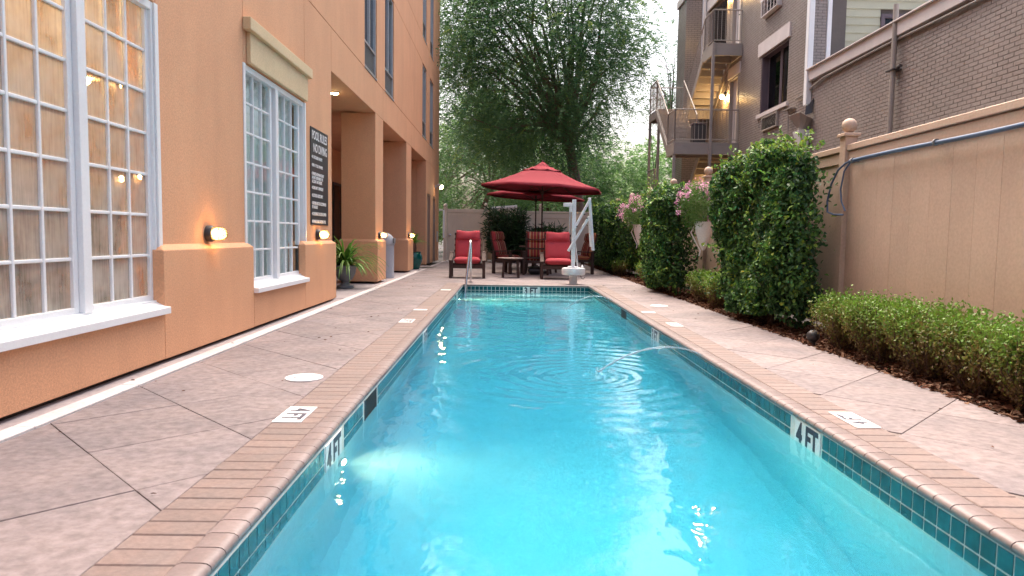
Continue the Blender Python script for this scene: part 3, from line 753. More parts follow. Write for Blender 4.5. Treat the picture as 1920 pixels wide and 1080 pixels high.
# ---- french windows
def french(y0, y1, sashes, zs, sill_y, fogm):
    w = MB(); xf0, xf1 = XW - .11, XW - .005; zb, zt = .43, 2.698; fr = .06
    edges = [y0] + [v for s_ in sashes for v in s_] + [y1]
    w.box(xf0, xf1, y0, y0 + fr, zb, zt); w.box(xf0, xf1, y1 - fr, y1, zb, zt); w.box(xf0, xf1, y0 + fr, y1 - fr, zt - fr, zt); w.box(xf0, xf1, y0 + fr, y1 - fr, zb, zb + .045)
    for i in range(len(sashes) - 1):
        c = (sashes[i][1] + sashes[i + 1][0]) / 2
        w.box(xf0, xf1 + .008, c - .045, c + .045, zb + .045, zt - fr)
    # stepped casing round the opening
    w.box(xf1 + .001, xf1 + .016, y0 - .02, y0 + .035, zb, zt + .0); w.box(xf1 + .001, xf1 + .016, y1 - .035, y1 + .02, zb, zt + .0)
    o = w.build('window', m_white, hotel, bevel=.004, seg=2)
    st_ = .052
    for a, b in sashes:
        s_ = MB(); sx0, sx1 = XW - .085, XW - .03; gz0, gz1 = zs[0], zs[-1]
        s_.box(sx0, sx1, a - st_, a, gz0 - .05, gz1 + .045); s_.box(sx0, sx1, b, b + st_, gz0 - .05, gz1 + .045)
        s_.box(sx0, sx1, a, b, gz0 - .05, gz0); s_.box(sx0, sx1, a, b, gz1, gz1 + .045)
        s_.build('sash_frame', m_white, o, bevel=.005, seg=2)
        nc = 3; mw_ = .022
        for k in range(1, nc):
            yy = a + (b - a) * k / nc
            MB().box(sx0 + .008, sx1 - .006, yy - mw_ / 2, yy + mw_ / 2, gz0, gz1).build('muntin', m_white, o, bevel=.005, seg=2)
        for j in range(1, len(zs) - 1):
            for k in range(nc):
                ya, yb = a + (b - a) * k / nc + (mw_ / 2 if k else 0), a + (b - a) * (k + 1) / nc - (mw_ / 2 if k < nc - 1 else 0)
                MB().box(sx0 + .010, sx1 - .008, ya, yb, zs[j] - mw_ / 2, zs[j] + mw_ / 2).build('muntin', m_white, o, bevel=.005, seg=2)
        for j in range(len(zs) - 1):
            for k in range(nc):
                ya, yb = a + (b - a) * k / nc + (mw_ / 2 if k else 0), a + (b - a) * (k + 1) / nc - (mw_ / 2 if k < nc - 1 else 0)
                za, zb_ = zs[j] + (mw_ / 2 if j else 0), zs[j + 1] - (mw_ / 2 if j < len(zs) - 2 else 0)
                tl_ = random.uniform(-.0012, .0012); tz = random.uniform(-.0012, .0012); x = XW - .058
                MB().extrude([(x + tl_ + tz, ya, za), (x - tl_ + tz, yb, za), (x - tl_ - tz, yb, zb_), (x + tl_ - tz, ya, zb_)], (.004, 0, 0)).build('pane', fogm, o)
    # sloping sill
    sb = MB(); a, b = sill_y
    sb.extrude([(-2.72, a, .375), (-2.553, a, .375), (-2.553, a, .425), (-2.60, a, .432), (-2.66, a, .462), (-2.72, a, .468)], (0, b - a, 0))
    sb.build('sill', m_white, o, bevel=.004)
    return o
zs1 = [.515 + i * .303 for i in range(8)]
french(W1[0], W1[1], [(2.62, 3.38), (3.585, 4.36), (4.56, 5.30)], zs1, (2.46, 5.34), g_fog)
french(W2[0], W2[1], [(7.28, 8.04), (8.33, 9.10)], zs1, (7.24, 9.125), g_clear)
for y0, y1 in ((2.40, 5.28), (7.25, 9.30)):
    MB().box(XW + .001, XW + .045, y0, y1, 2.715, 3.02).build('lintel_panel', m_trim, hotel, bevel=.006)
    MB().box(XW + .001, XW + .085, y0 - .10, y1 + .09, 3.022, 3.145).build('lintel_cornice', m_trim, hotel, bevel=.008)
# ---- lit room behind the first window, sheers behind the second
rm = MB(); rm.box(-7.5, -7.4, .5, 7.0, 0, 3.1); rm.box(-7.5, -2.96, 6.98, 7.08, 0, 3.1); rm.box(-7.5, -2.96, .4, .5, 0, 3.1)
rm.box(-7.5, -2.96, .5, 6.98, -.04, .02)
rm.build('room_wall', m_room, hotel)
wc = MB(); wc.box(-7.395, -7.36, .51, 6.97, .03, 1.25); wc.box(-7.35, -2.97, 6.94, 6.975, .03, 1.25); wc.box(-6.9, -4.9, 2.2, 4.6, .03, .78); wc.box(-6.6, -5.6, 5.2, 6.6, .03, 1.0); wc.build('added_dark_panels', m_wood, hotel)  # dark wood panels and blocks added to make the lower panes darker
MB().box(-7.4, -2.96, .5, 6.98, 3.0, 3.1).build('room_ceiling', m_trim, hotel)
cu = MB()
def drape(b, y0, y1, x, z0, z1, n=22, amp=.022):
    vs = []; 
    for i in range(n * 2 + 1):
        yy = y0 + (y1 - y0) * i / (n * 2); xx = x + amp * math.sin(i * 1.9) + amp * .5 * math.sin(i * .7)
        vs += [(xx, yy, z0), (xx, yy, z1)]
    b.add(vs, [(2 * i, 2 * i + 2, 2 * i + 3, 2 * i + 1) for i in range(n * 2)])
    b.add([(x_ - .004, y_, z_) for x_, y_, z_ in vs], [(2 * i + 1, 2 * i + 3, 2 * i + 2, 2 * i) for i in range(n * 2)])
drape(cu, 7.15, 9.45, -2.82, .45, 2.68, 40, .005); cu.build('sheer_curtain', m_curt, hotel, smooth=True)
MB().box(-3.5, -3.45, 7.1, 10.3, 0, 3.1).build('room_wall', m_curt, hotel)
chan = thing('pendant_lamp', 'lit pendant lamp glowing behind the misted panes of the nearest french window', 'pendant lamp', (-3.5, 5.9, 3.0))
MB().tube([(-3.5, 5.9, 3.0), (-3.5, 5.9, 2.36)], .008, 8).build('stem', m_steel_p, chan, smooth=True)
MB().lathe([(.03, 2.36), (.09, 2.34), (.13, 2.26), (.135, 2.25)], (-3.5, 5.9, 0), 20).build('shade', m_trim, chan, smooth=True)
MB().ball((-3.5, 5.9, 2.245), .055, 14).build('bulb', m_lampcore, chan, smooth=True)
L = bpy.data.lights.new('pane_fill_light', 'POINT'); L.energy = 36; L.color = (1.0, .66, .32); L.shadow_soft_size = .12  # added lamp apart from the pendant, no fixture; brightens the upper panes
lo = bpy.data.objects.new('pane_fill_light', L); COL.objects.link(lo); lo.parent = chan; lo.location = (-.05, -1.7, -.25)

# ---- caged bulkhead lamps
def bulkhead(y, label, x=XW, z=.985):
    o = thing('wall_lamp', label, 'wall lamp', (x, y, z), 'caged bulkhead lamps along the hotel wall')
    MB().lathe([(.072, .001), (.072, .045), (.064, .058), (.05, .060)], (x, y, z), 24, 'x').build('base', m_dark, o, smooth=True)
    L_ = bpy.data.lights.new('lamp_bulb', 'POINT'); L_.energy = 1.8; L_.color = (1.0, .50, .14); L_.shadow_soft_size = .03
    lo_ = bpy.data.objects.new('lamp_bulb', L_); COL.objects.link(lo_); lo_.parent = o; lo_.location = (.115, 0, 0)
    MB().lathe([(.022, .0605), (.026, .08), (.026, .11), (.015, .125), (.002, .128)], (x, y, z), 14, 'x').build('bulb', m_lampcore, o, smooth=True)
    MB().lathe([(.048, .0605), (.050, .075), (.049, .11), (.043, .14), (.028, .160), (.006, .168)], (x, y, z), 20, 'x').build('glass_globe', m_lampglow, o, smooth=True)
    for k in range(3):
        a = k * math.pi / 3 + .3; c_, s_ = math.cos(a), math.sin(a)
        pr = [(.058, .058), (.060, .11), (.050, .152), (.030, .172), (0, .179), (-.030, .172), (-.050, .152), (-.060, .11), (-.058, .058)]
        MB().tube([(x + h, y + r_ * c_, z + r_ * s_) for r_, h in pr], .0035, 6).build('cage_wire', m_dark, o, smooth=True)
    MB().tube([(x + .115, y + .059 * math.cos(t * math.pi / 10), z + .059 * math.sin(t * math.pi / 10)) for t in range(21)], .0035, 6, cap=False).build('cage_ring', m_dark, o, smooth=True)
    return o
bulkhead(6.25, 'lit caged bulkhead lamp on the orange pier between the two french windows')
bulkhead(9.85, 'lit caged bulkhead lamp just under the black pool rules sign')
bulkhead(14.63, 'lit caged bulkhead lamp on the first arcade column, beside the grey bin')
bulkhead(19.05, 'lit caged bulkhead lamp on the second arcade column, above the teal pot')
fl = thing('flood_lamp', 'small lit flood lamp high on the end of the orange wall above the doors', 'flood lamp', (XW, 26.1, 2.78))
MB().lathe([(.06, .001), (.06, .03)], (XW, 26.1, 2.78), 16, 'x').tube([(XW + .03, 26.1, 2.78), (XW + .14, 26.0, 2.80)], .014, 8).build('bracket', m_alu, fl, smooth=True)
MB().tube([(XW + .12, 26.02, 2.84), (XW + .25, 25.95, 2.77)], [.06, .08], 14).build('housing', m_alu, fl, smooth=True)
MB().tube([(XW + .2505, 25.95, 2.7697), (XW + .262, 25.944, 2.764)], .072, 14).build('lens', m_lampcore, fl, smooth=True)
MB().tube([(XW + .03, 26.35, 2.86), (XW + .12, 26.36, 2.86)], .02, 8).build('sensor', m_alu, fl, smooth=True)

# ---- pool rules sign
sg = thing('pool_rules_sign', 'tall black sign of pool rules in white capitals on the orange wall', 'sign', (XW + .002, 10.0, 1.77))
sy0, sy1, sz0, sz1 = 9.53, 10.44, 1.12, 2.44
MB().box(XW + .001, XW + .012, sy0, sy1, sz0, sz1).build('board', m_sign, sg, bevel=.002)
ym = (sy0 + sy1) / 2
text_obj('POOL RULES', .165, (XW + .0125, ym, 2.335), AX_L, sg, m_letter, bold=.012, sx=.83)
text_obj('NO DIVING', .165, (XW + .0125, ym + .03, 2.165), AX_L, sg, m_letter, bold=.012, sx=.83)
for z, tx in ((2.07, '\u2022NO LIFEGUARD ON DUTY'), (1.96, '\u2022SWIM AT YOUR OWN RISK'), (1.845, '\u2022OWNERS AND MANAGEMENT\n ARE NOT RESPONSIBLE FOR\n ACCIDENT AND INJURIES'),
              (1.655, '\u2022HOURS 8AM TO 10PM ONLY'), (1.55, '\u2022REGISTERED GUESTS ONLY'), (1.445, '\u2022CHILDREN MUST BE ACCOMPANIED\n BY AN ADULT'),
              (1.30, '\u2022NO RUNNING OR GLASS ALLOWED'), (1.195, '\u2022SHOWER BEFORE ENTERING POOL')):
    text_obj(tx, .062, (XW + .0125, sy0 + .04, z), AX_L, sg, m_letter, bold=.014, sx=.72, align='LEFT', line=.85)

# ---- pots and bin in the arcade
def strap_plant(root, c, n, L, seed, m, w=.022, up_=.8, droop=1.0):
    rg = np.random.default_rng(seed); V = []; Fc = []; T = []
    for i in range(n):
        a = rg.uniform(0, 2 * math.pi); el = rg.uniform(.35, 1.35); ln = L * rg.uniform(.6, 1.15); k = 7
        d = np.array([math.cos(a) * math.cos(el), math.sin(a) * math.cos(el), math.sin(el) * up_]); p = np.array(c, float) + rg.normal(0, .02, 3)
        sd_ = np.array([-math.sin(a), math.cos(a), 0]); b = len(V); t = rg.uniform(0, 1)
        for j in range(k + 1):
            s_ = j / k; ww = w * (1 - s_ ** 2.2) * .5 + .001
            V += [p + sd_ * ww, p - sd_ * ww + np.array([0, 0, .004])]; T += [t, t]
            p = p + d * ln / k; d = d + np.array([0, 0, -.30 * droop * (.4 + s_)]); d /= np.linalg.norm(d)
        Fc += [[b + 2 * j, b + 2 * j + 1, b + 2 * j + 3, b + 2 * j + 2] for j in range(k)]
    fastmesh('foliage', np.array(V), np.array(Fc), m, root, np.array(T))
c = (-2.98, 13.0)
p1 = thing('potted_plant', 'spiky bright green strap-leaf plant in a grey urn at the first arcade opening', 'potted plant', (*c, 0))
MB().lathe([(.16, 0), (.16, .04), (.11, .06), (.07, .09), (.07, .12), (.13, .16), (.18, .26), (.20, .37), (.22, .39), (.22, .42), (.19, .42), (.18, .38)], (*c, .0), 28).build('urn', m_urn, p1, smooth=True)
strap_plant(p1, (*c, .40), 200, .84, 3, m_spid, .040, .75, 1.25)
c = (-2.80, 16.3)
bn = thing('trash_bin', 'grey round litter bin with a domed top between the arcade columns', 'litter bin', (*c, 0))
MB().lathe([(.20, 0), (.20, .01), (.195, .02), (.195, .74), (.205, .75), (.205, .77)], (*c, 0), 36).build('body', m_bin, bn, smooth=True)
b = MB(); rr = .21; pr = [(rr, .772), (rr, .80)] + [(rr * math.cos(t * math.pi / 18), .80 + .24 * math.sin(t * math.pi / 18)) for t in range(1, 9)] + [(.002, 1.04)]
b.lathe(pr, (*c, 0), 36).build('domed_lid', m_bin, bn, smooth=True)
MB().box(c[0] + .185, c[0] + .215, c[1] - .11, c[1] + .11, .80, .92).build('swing_flap', m_grille, bn, bevel=.008)
c = (-2.70, 20.55)
p3 = thing('potted_plant', 'small palm in a glossy teal glazed pot beside the second arcade column', 'potted plant', (*c, 0))
MB().lathe([(.15, 0), (.17, .02), (.235, .20), (.25, .32), (.235, .42), (.205, .47), (.215, .49), (.215, .51), (.185, .51), (.18, .46)], (*c, 0), 32).build('pot', m_teal, p3, smooth=True)
MB().tube([(*c, .45), (c[0] + .02, c[1], .62), (c[0] + .02, c[1], .78)], [.05, .06, .035], 8).build('stem', m_bark, p3, smooth=True)
strap_plant(p3, (c[0] + .02, c[1], .78), 60, .46, 5, m_spid, .030, .9)
MB().box(-2.66, -2.2, 21.3, 22.2, -.004, .008).build('door_mat', m_dark, None, origin=(-2.4, 21.7, 0)); o = bpy.data.objects['door_mat']
tag(o, 'small dark mat on the paving past the teal pot', 'mat')
# ================================================================== taupe brick building on the right
XB, YC = 7.0, 16.42
bk = thing('brick_building', 'taupe painted brick building with plum window, sage siding and outside stairs', 'building', (9, 18, 0))
BH, BL, BM = .0542, .199, .0135
def brick_cells(a0, a1, z0, z1, holes=()):
    """running bond: (a, b, z, full) intervals along the wall for each brick."""
    out = []; r = int(round(z0 / (BH + BM)))
    z = r * (BH + BM)
    while z + BH <= z1:
        a = a0 - (BL + BM) * (.5 if r % 2 else 0)
        while a < a1:
            segs = [(max(a, a0), min(a + BL, a1))]
            for h0, h1, hz0, hz1 in holes:
                if z + BH > hz0 and z < hz1:
                    nw = []
                    for s0, s1 in segs:
                        if s1 <= h0 or s0 >= h1: nw.append((s0, s1)); continue
                        if s0 < h0: nw.append((s0, h0))
                        if s1 > h1: nw.append((h1, s1))
                    segs = nw
            for s0, s1 in segs:
                if s1 - s0 > .03: out.append((s0, s1, z, s1 - s0 > BL - .001))
            a += BL + BM
        z += BH + BM; r += 1
    return out
def bricks_x(mb, cells, x, d=.009):
    for a, b, z, f in cells:
        p = d + random.uniform(-.0018, .0018); mb.box(x - p, x + .01, a, b, z, z + BH, skip='r')
def bricks_y(mb, cells, y, d=.009):
    for a, b, z, f in cells:
        p = d + random.uniform(-.0018, .0018); mb.box(a, b, y - p, y + .01, z, z + BH, skip='k')
# -- mortar bodies with the openings left free
WIN = (17.76, 19.66, 4.46, 6.05); DOOR1 = (21.55, 22.42, 3.91, 6.02); DOOR2 = (21.55, 22.42, 6.86, 8.96); AC = (18.24, 19.32, 3.94, 4.32); AC2 = (18.36, 19.50, 7.02, 7.48)
WIN2 = (17.76, 19.66, 7.62, 9.2); WIN3 = (22.95, 25.0, 6.86, 8.96)
holes = [WIN, DOOR1, DOOR2, AC, AC2, WIN2, WIN3]
def wall_with_holes(mb, y0, y1, z0, z1, hs, x0, x1):
    ys = sorted({y0, y1, *[v for h in hs for v in h[:2]]}); zs = sorted({z0, z1, *[v for h in hs for v in h[2:]]})
    for i in range(len(ys) - 1):
        run = None
        for j in range(len(zs) - 1):
            ym, zm = (ys[i] + ys[i + 1]) / 2, (zs[j] + zs[j + 1]) / 2
            solid = not any(h[0] < ym < h[1] and h[2] < zm < h[3] for h in hs)
            if solid and run is None: run = zs[j]
            if (not solid) and run is not None: mb.box(x0, x1, ys[i], ys[i + 1], run, zs[j]); run = None
        if run is not None: mb.box(x0, x1, ys[i], ys[i + 1], run, zs[-1])
wm = MB(); wall_with_holes(wm, YC, 27.5, 0, 10.4, holes, XB, XB + .35)
wm.box(XB + .36, XB + .75, YC, YC + .35, 0, 10.4)
wm.build('wall', m_mortar, bk)
tb = MB(); bricks_x(tb, brick_cells(YC, 27.5, 1.9, 10.38, holes), XB)
tb.build('brick', m_brick, bk, kind='stuff')
rb = MB(); bricks_y(rb, brick_cells(XB - .006, XB + .30, 4.6, 10.38), YC)
rb.build('brick', m_brick, bk, kind='stuff')
# -- projecting brick chimney block at the far end
cx0, cy0, cy1, czt = 6.32, 25.5, 26.7, 9.52
MB().box(cx0, XB - .001, cy0, cy1, 0, czt).build('chimney_block', m_mortar, bk)
cb = MB(); bricks_x(cb, brick_cells(cy0, cy1, 1.6, czt - .05), cx0); bricks_y(cb, brick_cells(cx0 - .006, XB - .0, 1.6, czt - .05), cy0)
cb.build('brick', m_brick, bk, kind='stuff')
MB().box(cx0 - .06, XB + .0, cy0 - .06, cy1 + .06, czt + .001, czt + .28).build('chimney_cap', m_lintel, bk, bevel=.01)
MB().box(XB - .13, XB - .012, cy0 - .16, cy0 - .03, 2.5, 10.3).build('downpipe', m_white, bk, bevel=.012)
# -- windows, door, grilles
def plum_window(w, name='window'):
    y0, y1, z0, z1 = w; b = MB(); x0, x1 = XB + .0, XB + .30; t = .05
    b.box(x0 + .004, x1, y0, y0 + t, z0, z1); b.box(x0 + .004, x1, y1 - t, y1, z0, z1); b.box(x0 + .004, x1, y0 + t, y1 - t, z1 - t, z1); b.box(x0 + .004, x1, y0 + t, y1 - t, z0, z0 + t)
    ym = (y0 + y1) / 2; f0, f1 = XB + .17, XB + .23
    b.box(f0, f1, ym - .03, ym + .03, z0 + t, z1 - t)
    for a in (y0 + t, ym + .03): b.box(f0 + .01, f1, a, a + .045, z0 + t, z1 - t)
    for a in (ym - .03, y1 - t): b.box(f0 + .01, f1, a - .045, a, z0 + t, z1 - t)
    o = b.build(name, m_purple, bk, bevel=.004, seg=1)
    MB().box(XB + .195, XB + .20, y0 + t + .045, ym - .075, z0 + t, z1 - t).build('pane', g_dark, o)
    MB().box(XB + .195, XB + .20, ym + .075, y1 - t - .045, z0 + t, z1 - t).build('pane', g_dark, o)
    c = MB(); c.box(XB + .34, XB + .345, y0, y1, z0, z1); c.build('dark_room', m_black, o)
    MB().box(XB - .07, XB + .03, y0 - .10, y1 + .12, z0 - .105, z0 - .002).build('sill', m_lintel, o, bevel=.006)
    return o
o = plum_window(WIN); MB().box(XB - .05, XB + .02, WIN[0] - .08, WIN[1] + .20, WIN[3] + .004, WIN[3] + .36).build('lintel', m_lintel, o, bevel=.008)
plum_window(WIN2)
def slat_box(h, n, name, m, proud=.08, vert=0):
    y0, y1, z0, z1 = h; b = MB(); t = .035; xa = XB - proud
    b.box(xa, XB + .1, y0, y0 + t, z0, z1); b.box(xa, XB + .1, y1 - t, y1, z0, z1); b.box(xa, XB + .1, y0 + t, y1 - t, z1 - t, z1); b.box(xa, XB + .1, y0 + t, y1 - t, z0, z0 + t)
    o = b.build(name, m, bk, bevel=.004, seg=1)
    MB().box(XB + .02, XB + .03, y0 + t, y1 - t, z0 + t, z1 - t).build('grille_back', m_black, o)
    for k in range(n):
        z = z0 + t + (k + .5) * (z1 - z0 - 2 * t) / n
        MB().extrude([(xa + .004, y0 + t, z - .012), (xa + .010, y0 + t, z - .012), (xa + .045, y0 + t, z + .012), (xa + .039, y0 + t, z + .012)], (0, y1 - y0 - 2 * t, 0)).build('louvre', m, o)
    for k in range(1, vert):
        y = y0 + k * (y1 - y0) / vert; MB().box(xa + .0, xa + .02, y - .012, y + .012, z0 + t, z1 - t).build('bar', m, o)
slat_box(AC, 9, 'air_grille', m_steel_p); slat_box(AC2, 4, 'air_grille', m_lintel, .14, 5)
def bdoor(h, lintel=True):
    y0, y1, z0, z1 = h; b = MB(); t = .07
    b.box(XB - .02, XB + .25, y0, y0 + t, z0, z1); b.box(XB - .02, XB + .25, y1 - t, y1, z0, z1); b.box(XB - .02, XB + .25, y0 + t, y1 - t, z1 - t, z1)
    f = b.build('door_frame', m_steel_p, bk, bevel=.004, seg=1)
    MB().box(XB + .10, XB + .15, y0 + t, y1 - t, z0 + .01, z1 - t).build('door', m_lintel, f)
    MB().tube([(XB + .10, y0 + .2, z0 + 1.0), (XB + .04, y0 + .2, z0 + 1.0), (XB + .04, y0 + .32, z0 + 1.0)], .014, 8).build('handle', m_steel, f, smooth=True)
    if lintel: MB().box(XB - .04, XB + .02, y0 - .15, y1 + .15, z1 + .004, z1 + .34).build('lintel', m_lintel, f, bevel=.008)
bdoor(DOOR1); bdoor(DOOR2)
y0, y1, z0, z1 = WIN3
o = MB().box(XB + .1, XB + .16, y0, y1, z0, z1).build('door_window', m_purple, bk); MB().box(XB - .04, XB + .02, y0 - .15, y1 + .2, z1 + .004, z1 + .34).build('lintel', m_lintel, o, bevel=.008)
MB().box(XB + .090, XB + .097, y0 + .1, y1 - .1, z0 + .1, z1 - .1).build('pane', g_dark, o)
# -- sage siding wall above the low roof, with a small plum window
MB().box(XB + .305, XB + .40, YC - .055, YC + .10, 4.55, 10.4).build('corner_trim', m_white, bk, bevel=.004)
sg_w = (8.55, 9.7, 5.1, 6.22)
MB().box(XB + .76, 15, YC + .06, YC + .3, 0, 10.4).build('wall', m_mortar, bk)
z = 4.7; k = 0
while z < 10.2:
    for xa, xb in (((XB + .403, sg_w[0] - .004), (sg_w[1] + .004, 14.9)) if (z + .18 > sg_w[2] and z < sg_w[3]) else ((XB + .403, 14.9),)):
        MB().extrude([(xa, YC + .0, z), (xa, YC + .055, z), (xa, YC + .055, z + .186), (xa, YC + .022, z + .186)], (xb - xa, 0, 0)).build('siding_board', m_siding, bk)
    z += .182; k += 1
b = MB(); x0, x1, z0, z1 = sg_w; t = .09
b.box(x0, x0 + t, YC - .03, YC + .05, z0, z1); b.box(x1 - t, x1, YC - .03, YC + .05, z0, z1); b.box(x0 + t, x1 - t, YC - .03, YC + .05, z1 - t, z1); b.box(x0 + t, x1 - t, YC - .03, YC + .05, z0, z0 + t)
o = b.build('window', m_purple, bk, bevel=.004, seg=1); MB().box(x0 + t, x1 - t, YC + .03, YC + .036, z0 + t, z1 - t).build('pane', g_dark, o); MB().box(x0, x1, YC + .058, YC + .062, z0, z1).build('dark_room', m_black, o)
# -- the low wing: one storey of brick with a pale fascia
MB().box(XB, XB + .35, -4, YC - .002, 0, 4.66).build('wall', m_mortar_low, bk)
cells = brick_cells(9.3, YC - .004, 2.75, 4.64)
near = sorted([c for c in cells if c[3]], key=lambda c: c[0])[:300]; ns_ = set(near)
bme = proto(MB().box(-.005, .01, 0, BL, 0, BH, skip='r'), m_brick, .0018, 1)
for a, b_, z, f in near:
    o = bpy.data.objects.new('brick', bme); COL.objects.link(o); o.parent = bk; o.location = Vector((XB + random.uniform(-.0018, .0012), a, z)) - ORG[bk.name]
lb = MB(); bricks_x(lb, [c for c in cells if c not in ns_], XB, .006); bricks_x(lb, brick_cells(-4, 9.3, 1.9, 4.64), XB, .006); lb.build('brick', m_brick, bk, kind='stuff')
MB().box(XB - .10, XB + .36, -4, YC - .06, 4.662, 4.90).build('fascia', m_lintel, bk, bevel=.008)
MB().box(XB - .16, 15, -4.05, YC - .055, 4.902, 4.93).build('roof', m_lintel, bk, bevel=.006)
MB().tube([(XB - .06, y, 4.60 - .012 * math.sin(y * 1.3)) for y in np.linspace(-4, 15.6, 60)] + [(XB - .06, 16.1, 4.52), (XB - .06, 16.6, 4.42), (XB - .06, 17.1, 4.40)], .022, 8).build('conduit', m_steel_p, bk, smooth=True)
# -- white corner downpipe with a crumpled rain head, and a vent pole
dp = MB().box(XB - .14, XB - .012, YC - .10, YC + .06, 4.12, 10.35).build('downpipe', m_white, bk, bevel=.012)
rh = MB(); rg = random.Random(4)
ring = [(-.36, -.20), (.40, -.16), (.44, .30), (-.30, .26)]
top = [(XB - .34, YC - .30, 3.93), (XB - .20, YC - .34, 3.84), (XB - .02, YC - .20, 3.80), (XB - .0, YC + .05, 3.83), (XB - .02, YC + .42, 3.97), (XB - .22, YC + .36, 3.86), (XB - .44, YC + .10, 3.90)]
bot = [(XB - .24, YC - .10, 3.60), (XB - .18, YC - .10, 3.57), (XB - .04, YC - .06, 3.56), (XB - .03, YC, 3.56), (XB - .04, YC + .10, 3.58), (XB - .18, YC + .10, 3.58), (XB - .26, YC, 3.60)]
n = len(top); rh.add(top + bot, [(i, (i + 1) % n, n + (i + 1) % n, n + i) for i in range(n)] + [tuple(range(2 * n - 1, n - 1, -1))])
o = rh.build('rain_head', m_steel_p, bk); sm = o.modifiers.new('thick', 'SOLIDIFY'); sm.thickness = .015
MB().extrude([(XB - .20, YC - .22, 3.86), (XB - .04, YC - .26, 3.92), (XB - .02, YC - .24, 4.25), (XB - .10, YC - .20, 4.12), (XB - .16, YC - .18, 4.10)], (.02, .03, .02)).build('torn_flashing', m_dark, o)
b = MB(); v = [(XB - .30, YC - .20, 3.54), (XB - .02, YC - .20, 3.54), (XB - .02, YC + .2, 3.54), (XB - .30, YC + .2, 3.54), (XB - .20, YC - .09, 3.12), (XB - .05, YC - .09, 3.12), (XB - .05, YC + .09, 3.12), (XB - .20, YC + .09, 3.12)]
b.add(v, [(0, 1, 2, 3), (7, 6, 5, 4), (0, 4, 5, 1), (1, 5, 6, 2), (2, 6, 7, 3), (3, 7, 4, 0)]); b.box(XB - .19, XB - .06, YC - .085, YC + .085, .2, 3.118)
b.build('downpipe', m_white, bk, bevel=.008)
MB().tube([(XB - .10, YC + 1.0, 4.2), (XB - .10, YC + .95, 3.5), (XB - .10, YC + 1.0, 3.1), (XB - .08, YC + 1.6, 2.85), (XB - .06, YC + 2.4, 2.75)], .02, 8).build('conduit', m_steel_p, bk, smooth=True)
MB().box(XB - .16, XB - .02, YC + .75, YC + 1.2, 4.20, 4.225).build('bracket', m_steel_p, bk)
vp = MB().tube([(XB - .11, 12.72, 2.2), (XB - .11, 12.72, 5.22)], .045, 12).build('vent_pole', m_steel_p, bk, smooth=True)
MB().box(XB - .17, XB - .008, 12.62, 12.86, 4.06, 4.08).tube([(XB - .10, 12.58, 4.09), (XB - .10, 12.50, 4.10)], .03, 8).build('clamp', m_dark, vp)
# -- lit lamps by the doors
def door_lamp(x, y, z, label, power):
    o = thing('porch_lamp', label, 'porch lamp', (x, y, z), 'lit lamps by the balcony doors')
    MB().box(x - .05, x, y - .06, y + .06, z - .02, z + .14).tube([(x - .03, y, z + .08), (x - .12, y, z + .06)], .018, 8).build('bracket', m_dark, o)
    MB().lathe([(.03, .075), (.075, .06), (.08, .045)], (x - .13, y, z), 16).build('cap', m_dark, o, smooth=True)
    MB().ball((x - .13, y, z - .02), .062, 14).build('bulb', m_lampcore, o, smooth=True)
    L = bpy.data.lights.new('porch_light', 'POINT'); L.energy = power; L.color = (1.0, .52, .13); L.shadow_soft_size = .07
    lo = bpy.data.objects.new('porch_light', L); COL.objects.link(lo); lo.parent = o; lo.location = (-.13, 0, -.10)
door_lamp(XB - .012, 22.75, 5.58, 'lit amber lamp beside the first floor balcony door of the brick building', 14)
door_lamp(XB - .012, 22.75, 8.70, 'lit amber lamp beside the top balcony door at the upper edge', 10)
door_lamp(XB - .012, 23.2, 2.75, 'amber lamp glowing under the lower balcony among the stair flights', 16)

# ================================================================== steel stair tower in front of it
sr = thing('outside_staircase', 'taupe steel stair tower with two balconies and thin bar railings', 'staircase', (6, 23, 0))
Z1, Z2, ZM, ZM0 = 3.91, 6.85, 5.35, 2.40
XA, XI = 5.02, 6.08; YB0, YB1, YL0, YL1 = 21.3, 22.25, 24.05, 25.2
def platform(x0, x1, y0, y1, z, name='landing', fh=.28):
    b = MB(); b.box(x0, x1, y0, y1, z - .05, z); b.box(x0, x0 + .05, y0, y1, z - fh, z - .052); b.box(x1 - .05, x1, y0, y1, z - fh, z - .052)
    b.box(x0 + .05, x1 - .05, y0, y0 + .05, z - fh, z - .052); b.box(x0 + .05, x1 - .05, y1 - .05, y1, z - fh, z - .052)
    return b.build(name, m_steel_p, sr, bevel=.004, seg=1)
platform(XA, XB - .015, YB0, YB1, Z1, 'balcony', .36); platform(XI, XB - .015, YB0, YB1, Z2, 'balcony', .36)
platform(XA, XB - .015, YL0, YL1, ZM); platform(XA, XB - .015, YL0, YL1, ZM0)
def flight(x0, x1, ya, za, yb, zb):
    """stairs from (ya, za) to (yb, zb): two stringers and separate treads."""
    n = max(2, int(round(abs(zb - za) / .185))); f = MB()
    for x in (x0, x1 - .04):
        f.extrude([(x, ya, za + .02), (x, yb, zb + .02), (x, yb, zb - .26), (x, ya, za - .26)], (.04, 0, 0))
    o = f.build('stringer', m_steel_p, sr)
    for k in range(n):
        t = (k + .5) / n; y = ya + (yb - ya) * t; z = za + (zb - za) * (k + 1) / n; d = abs(yb - ya) / n
        b = MB(); b.box(x0 + .042, x1 - .042, y - d / 2 - .015, y + d / 2, z - .045, z - .005)
        yy = y - d / 2 if yb > ya else y + d / 2 - .012
        b.box(x0 + .042, x1 - .042, yy, yy + .012, z - .19, z - .046); b.build('tread', m_steel_p, sr)
flight(XA, XI - .1, YB1, Z1, YL0, ZM); flight(XI, XB - .03, YL0, ZM, YB1, Z2)
flight(XI, XB - .03, YL0, ZM0, YB1, Z1); flight(XA, XI - .1, YB1 - .6, .9, YL0, ZM0); flight(XA, XI - .1, YB1 - 1.6, 0, YB1 - .6, .9)
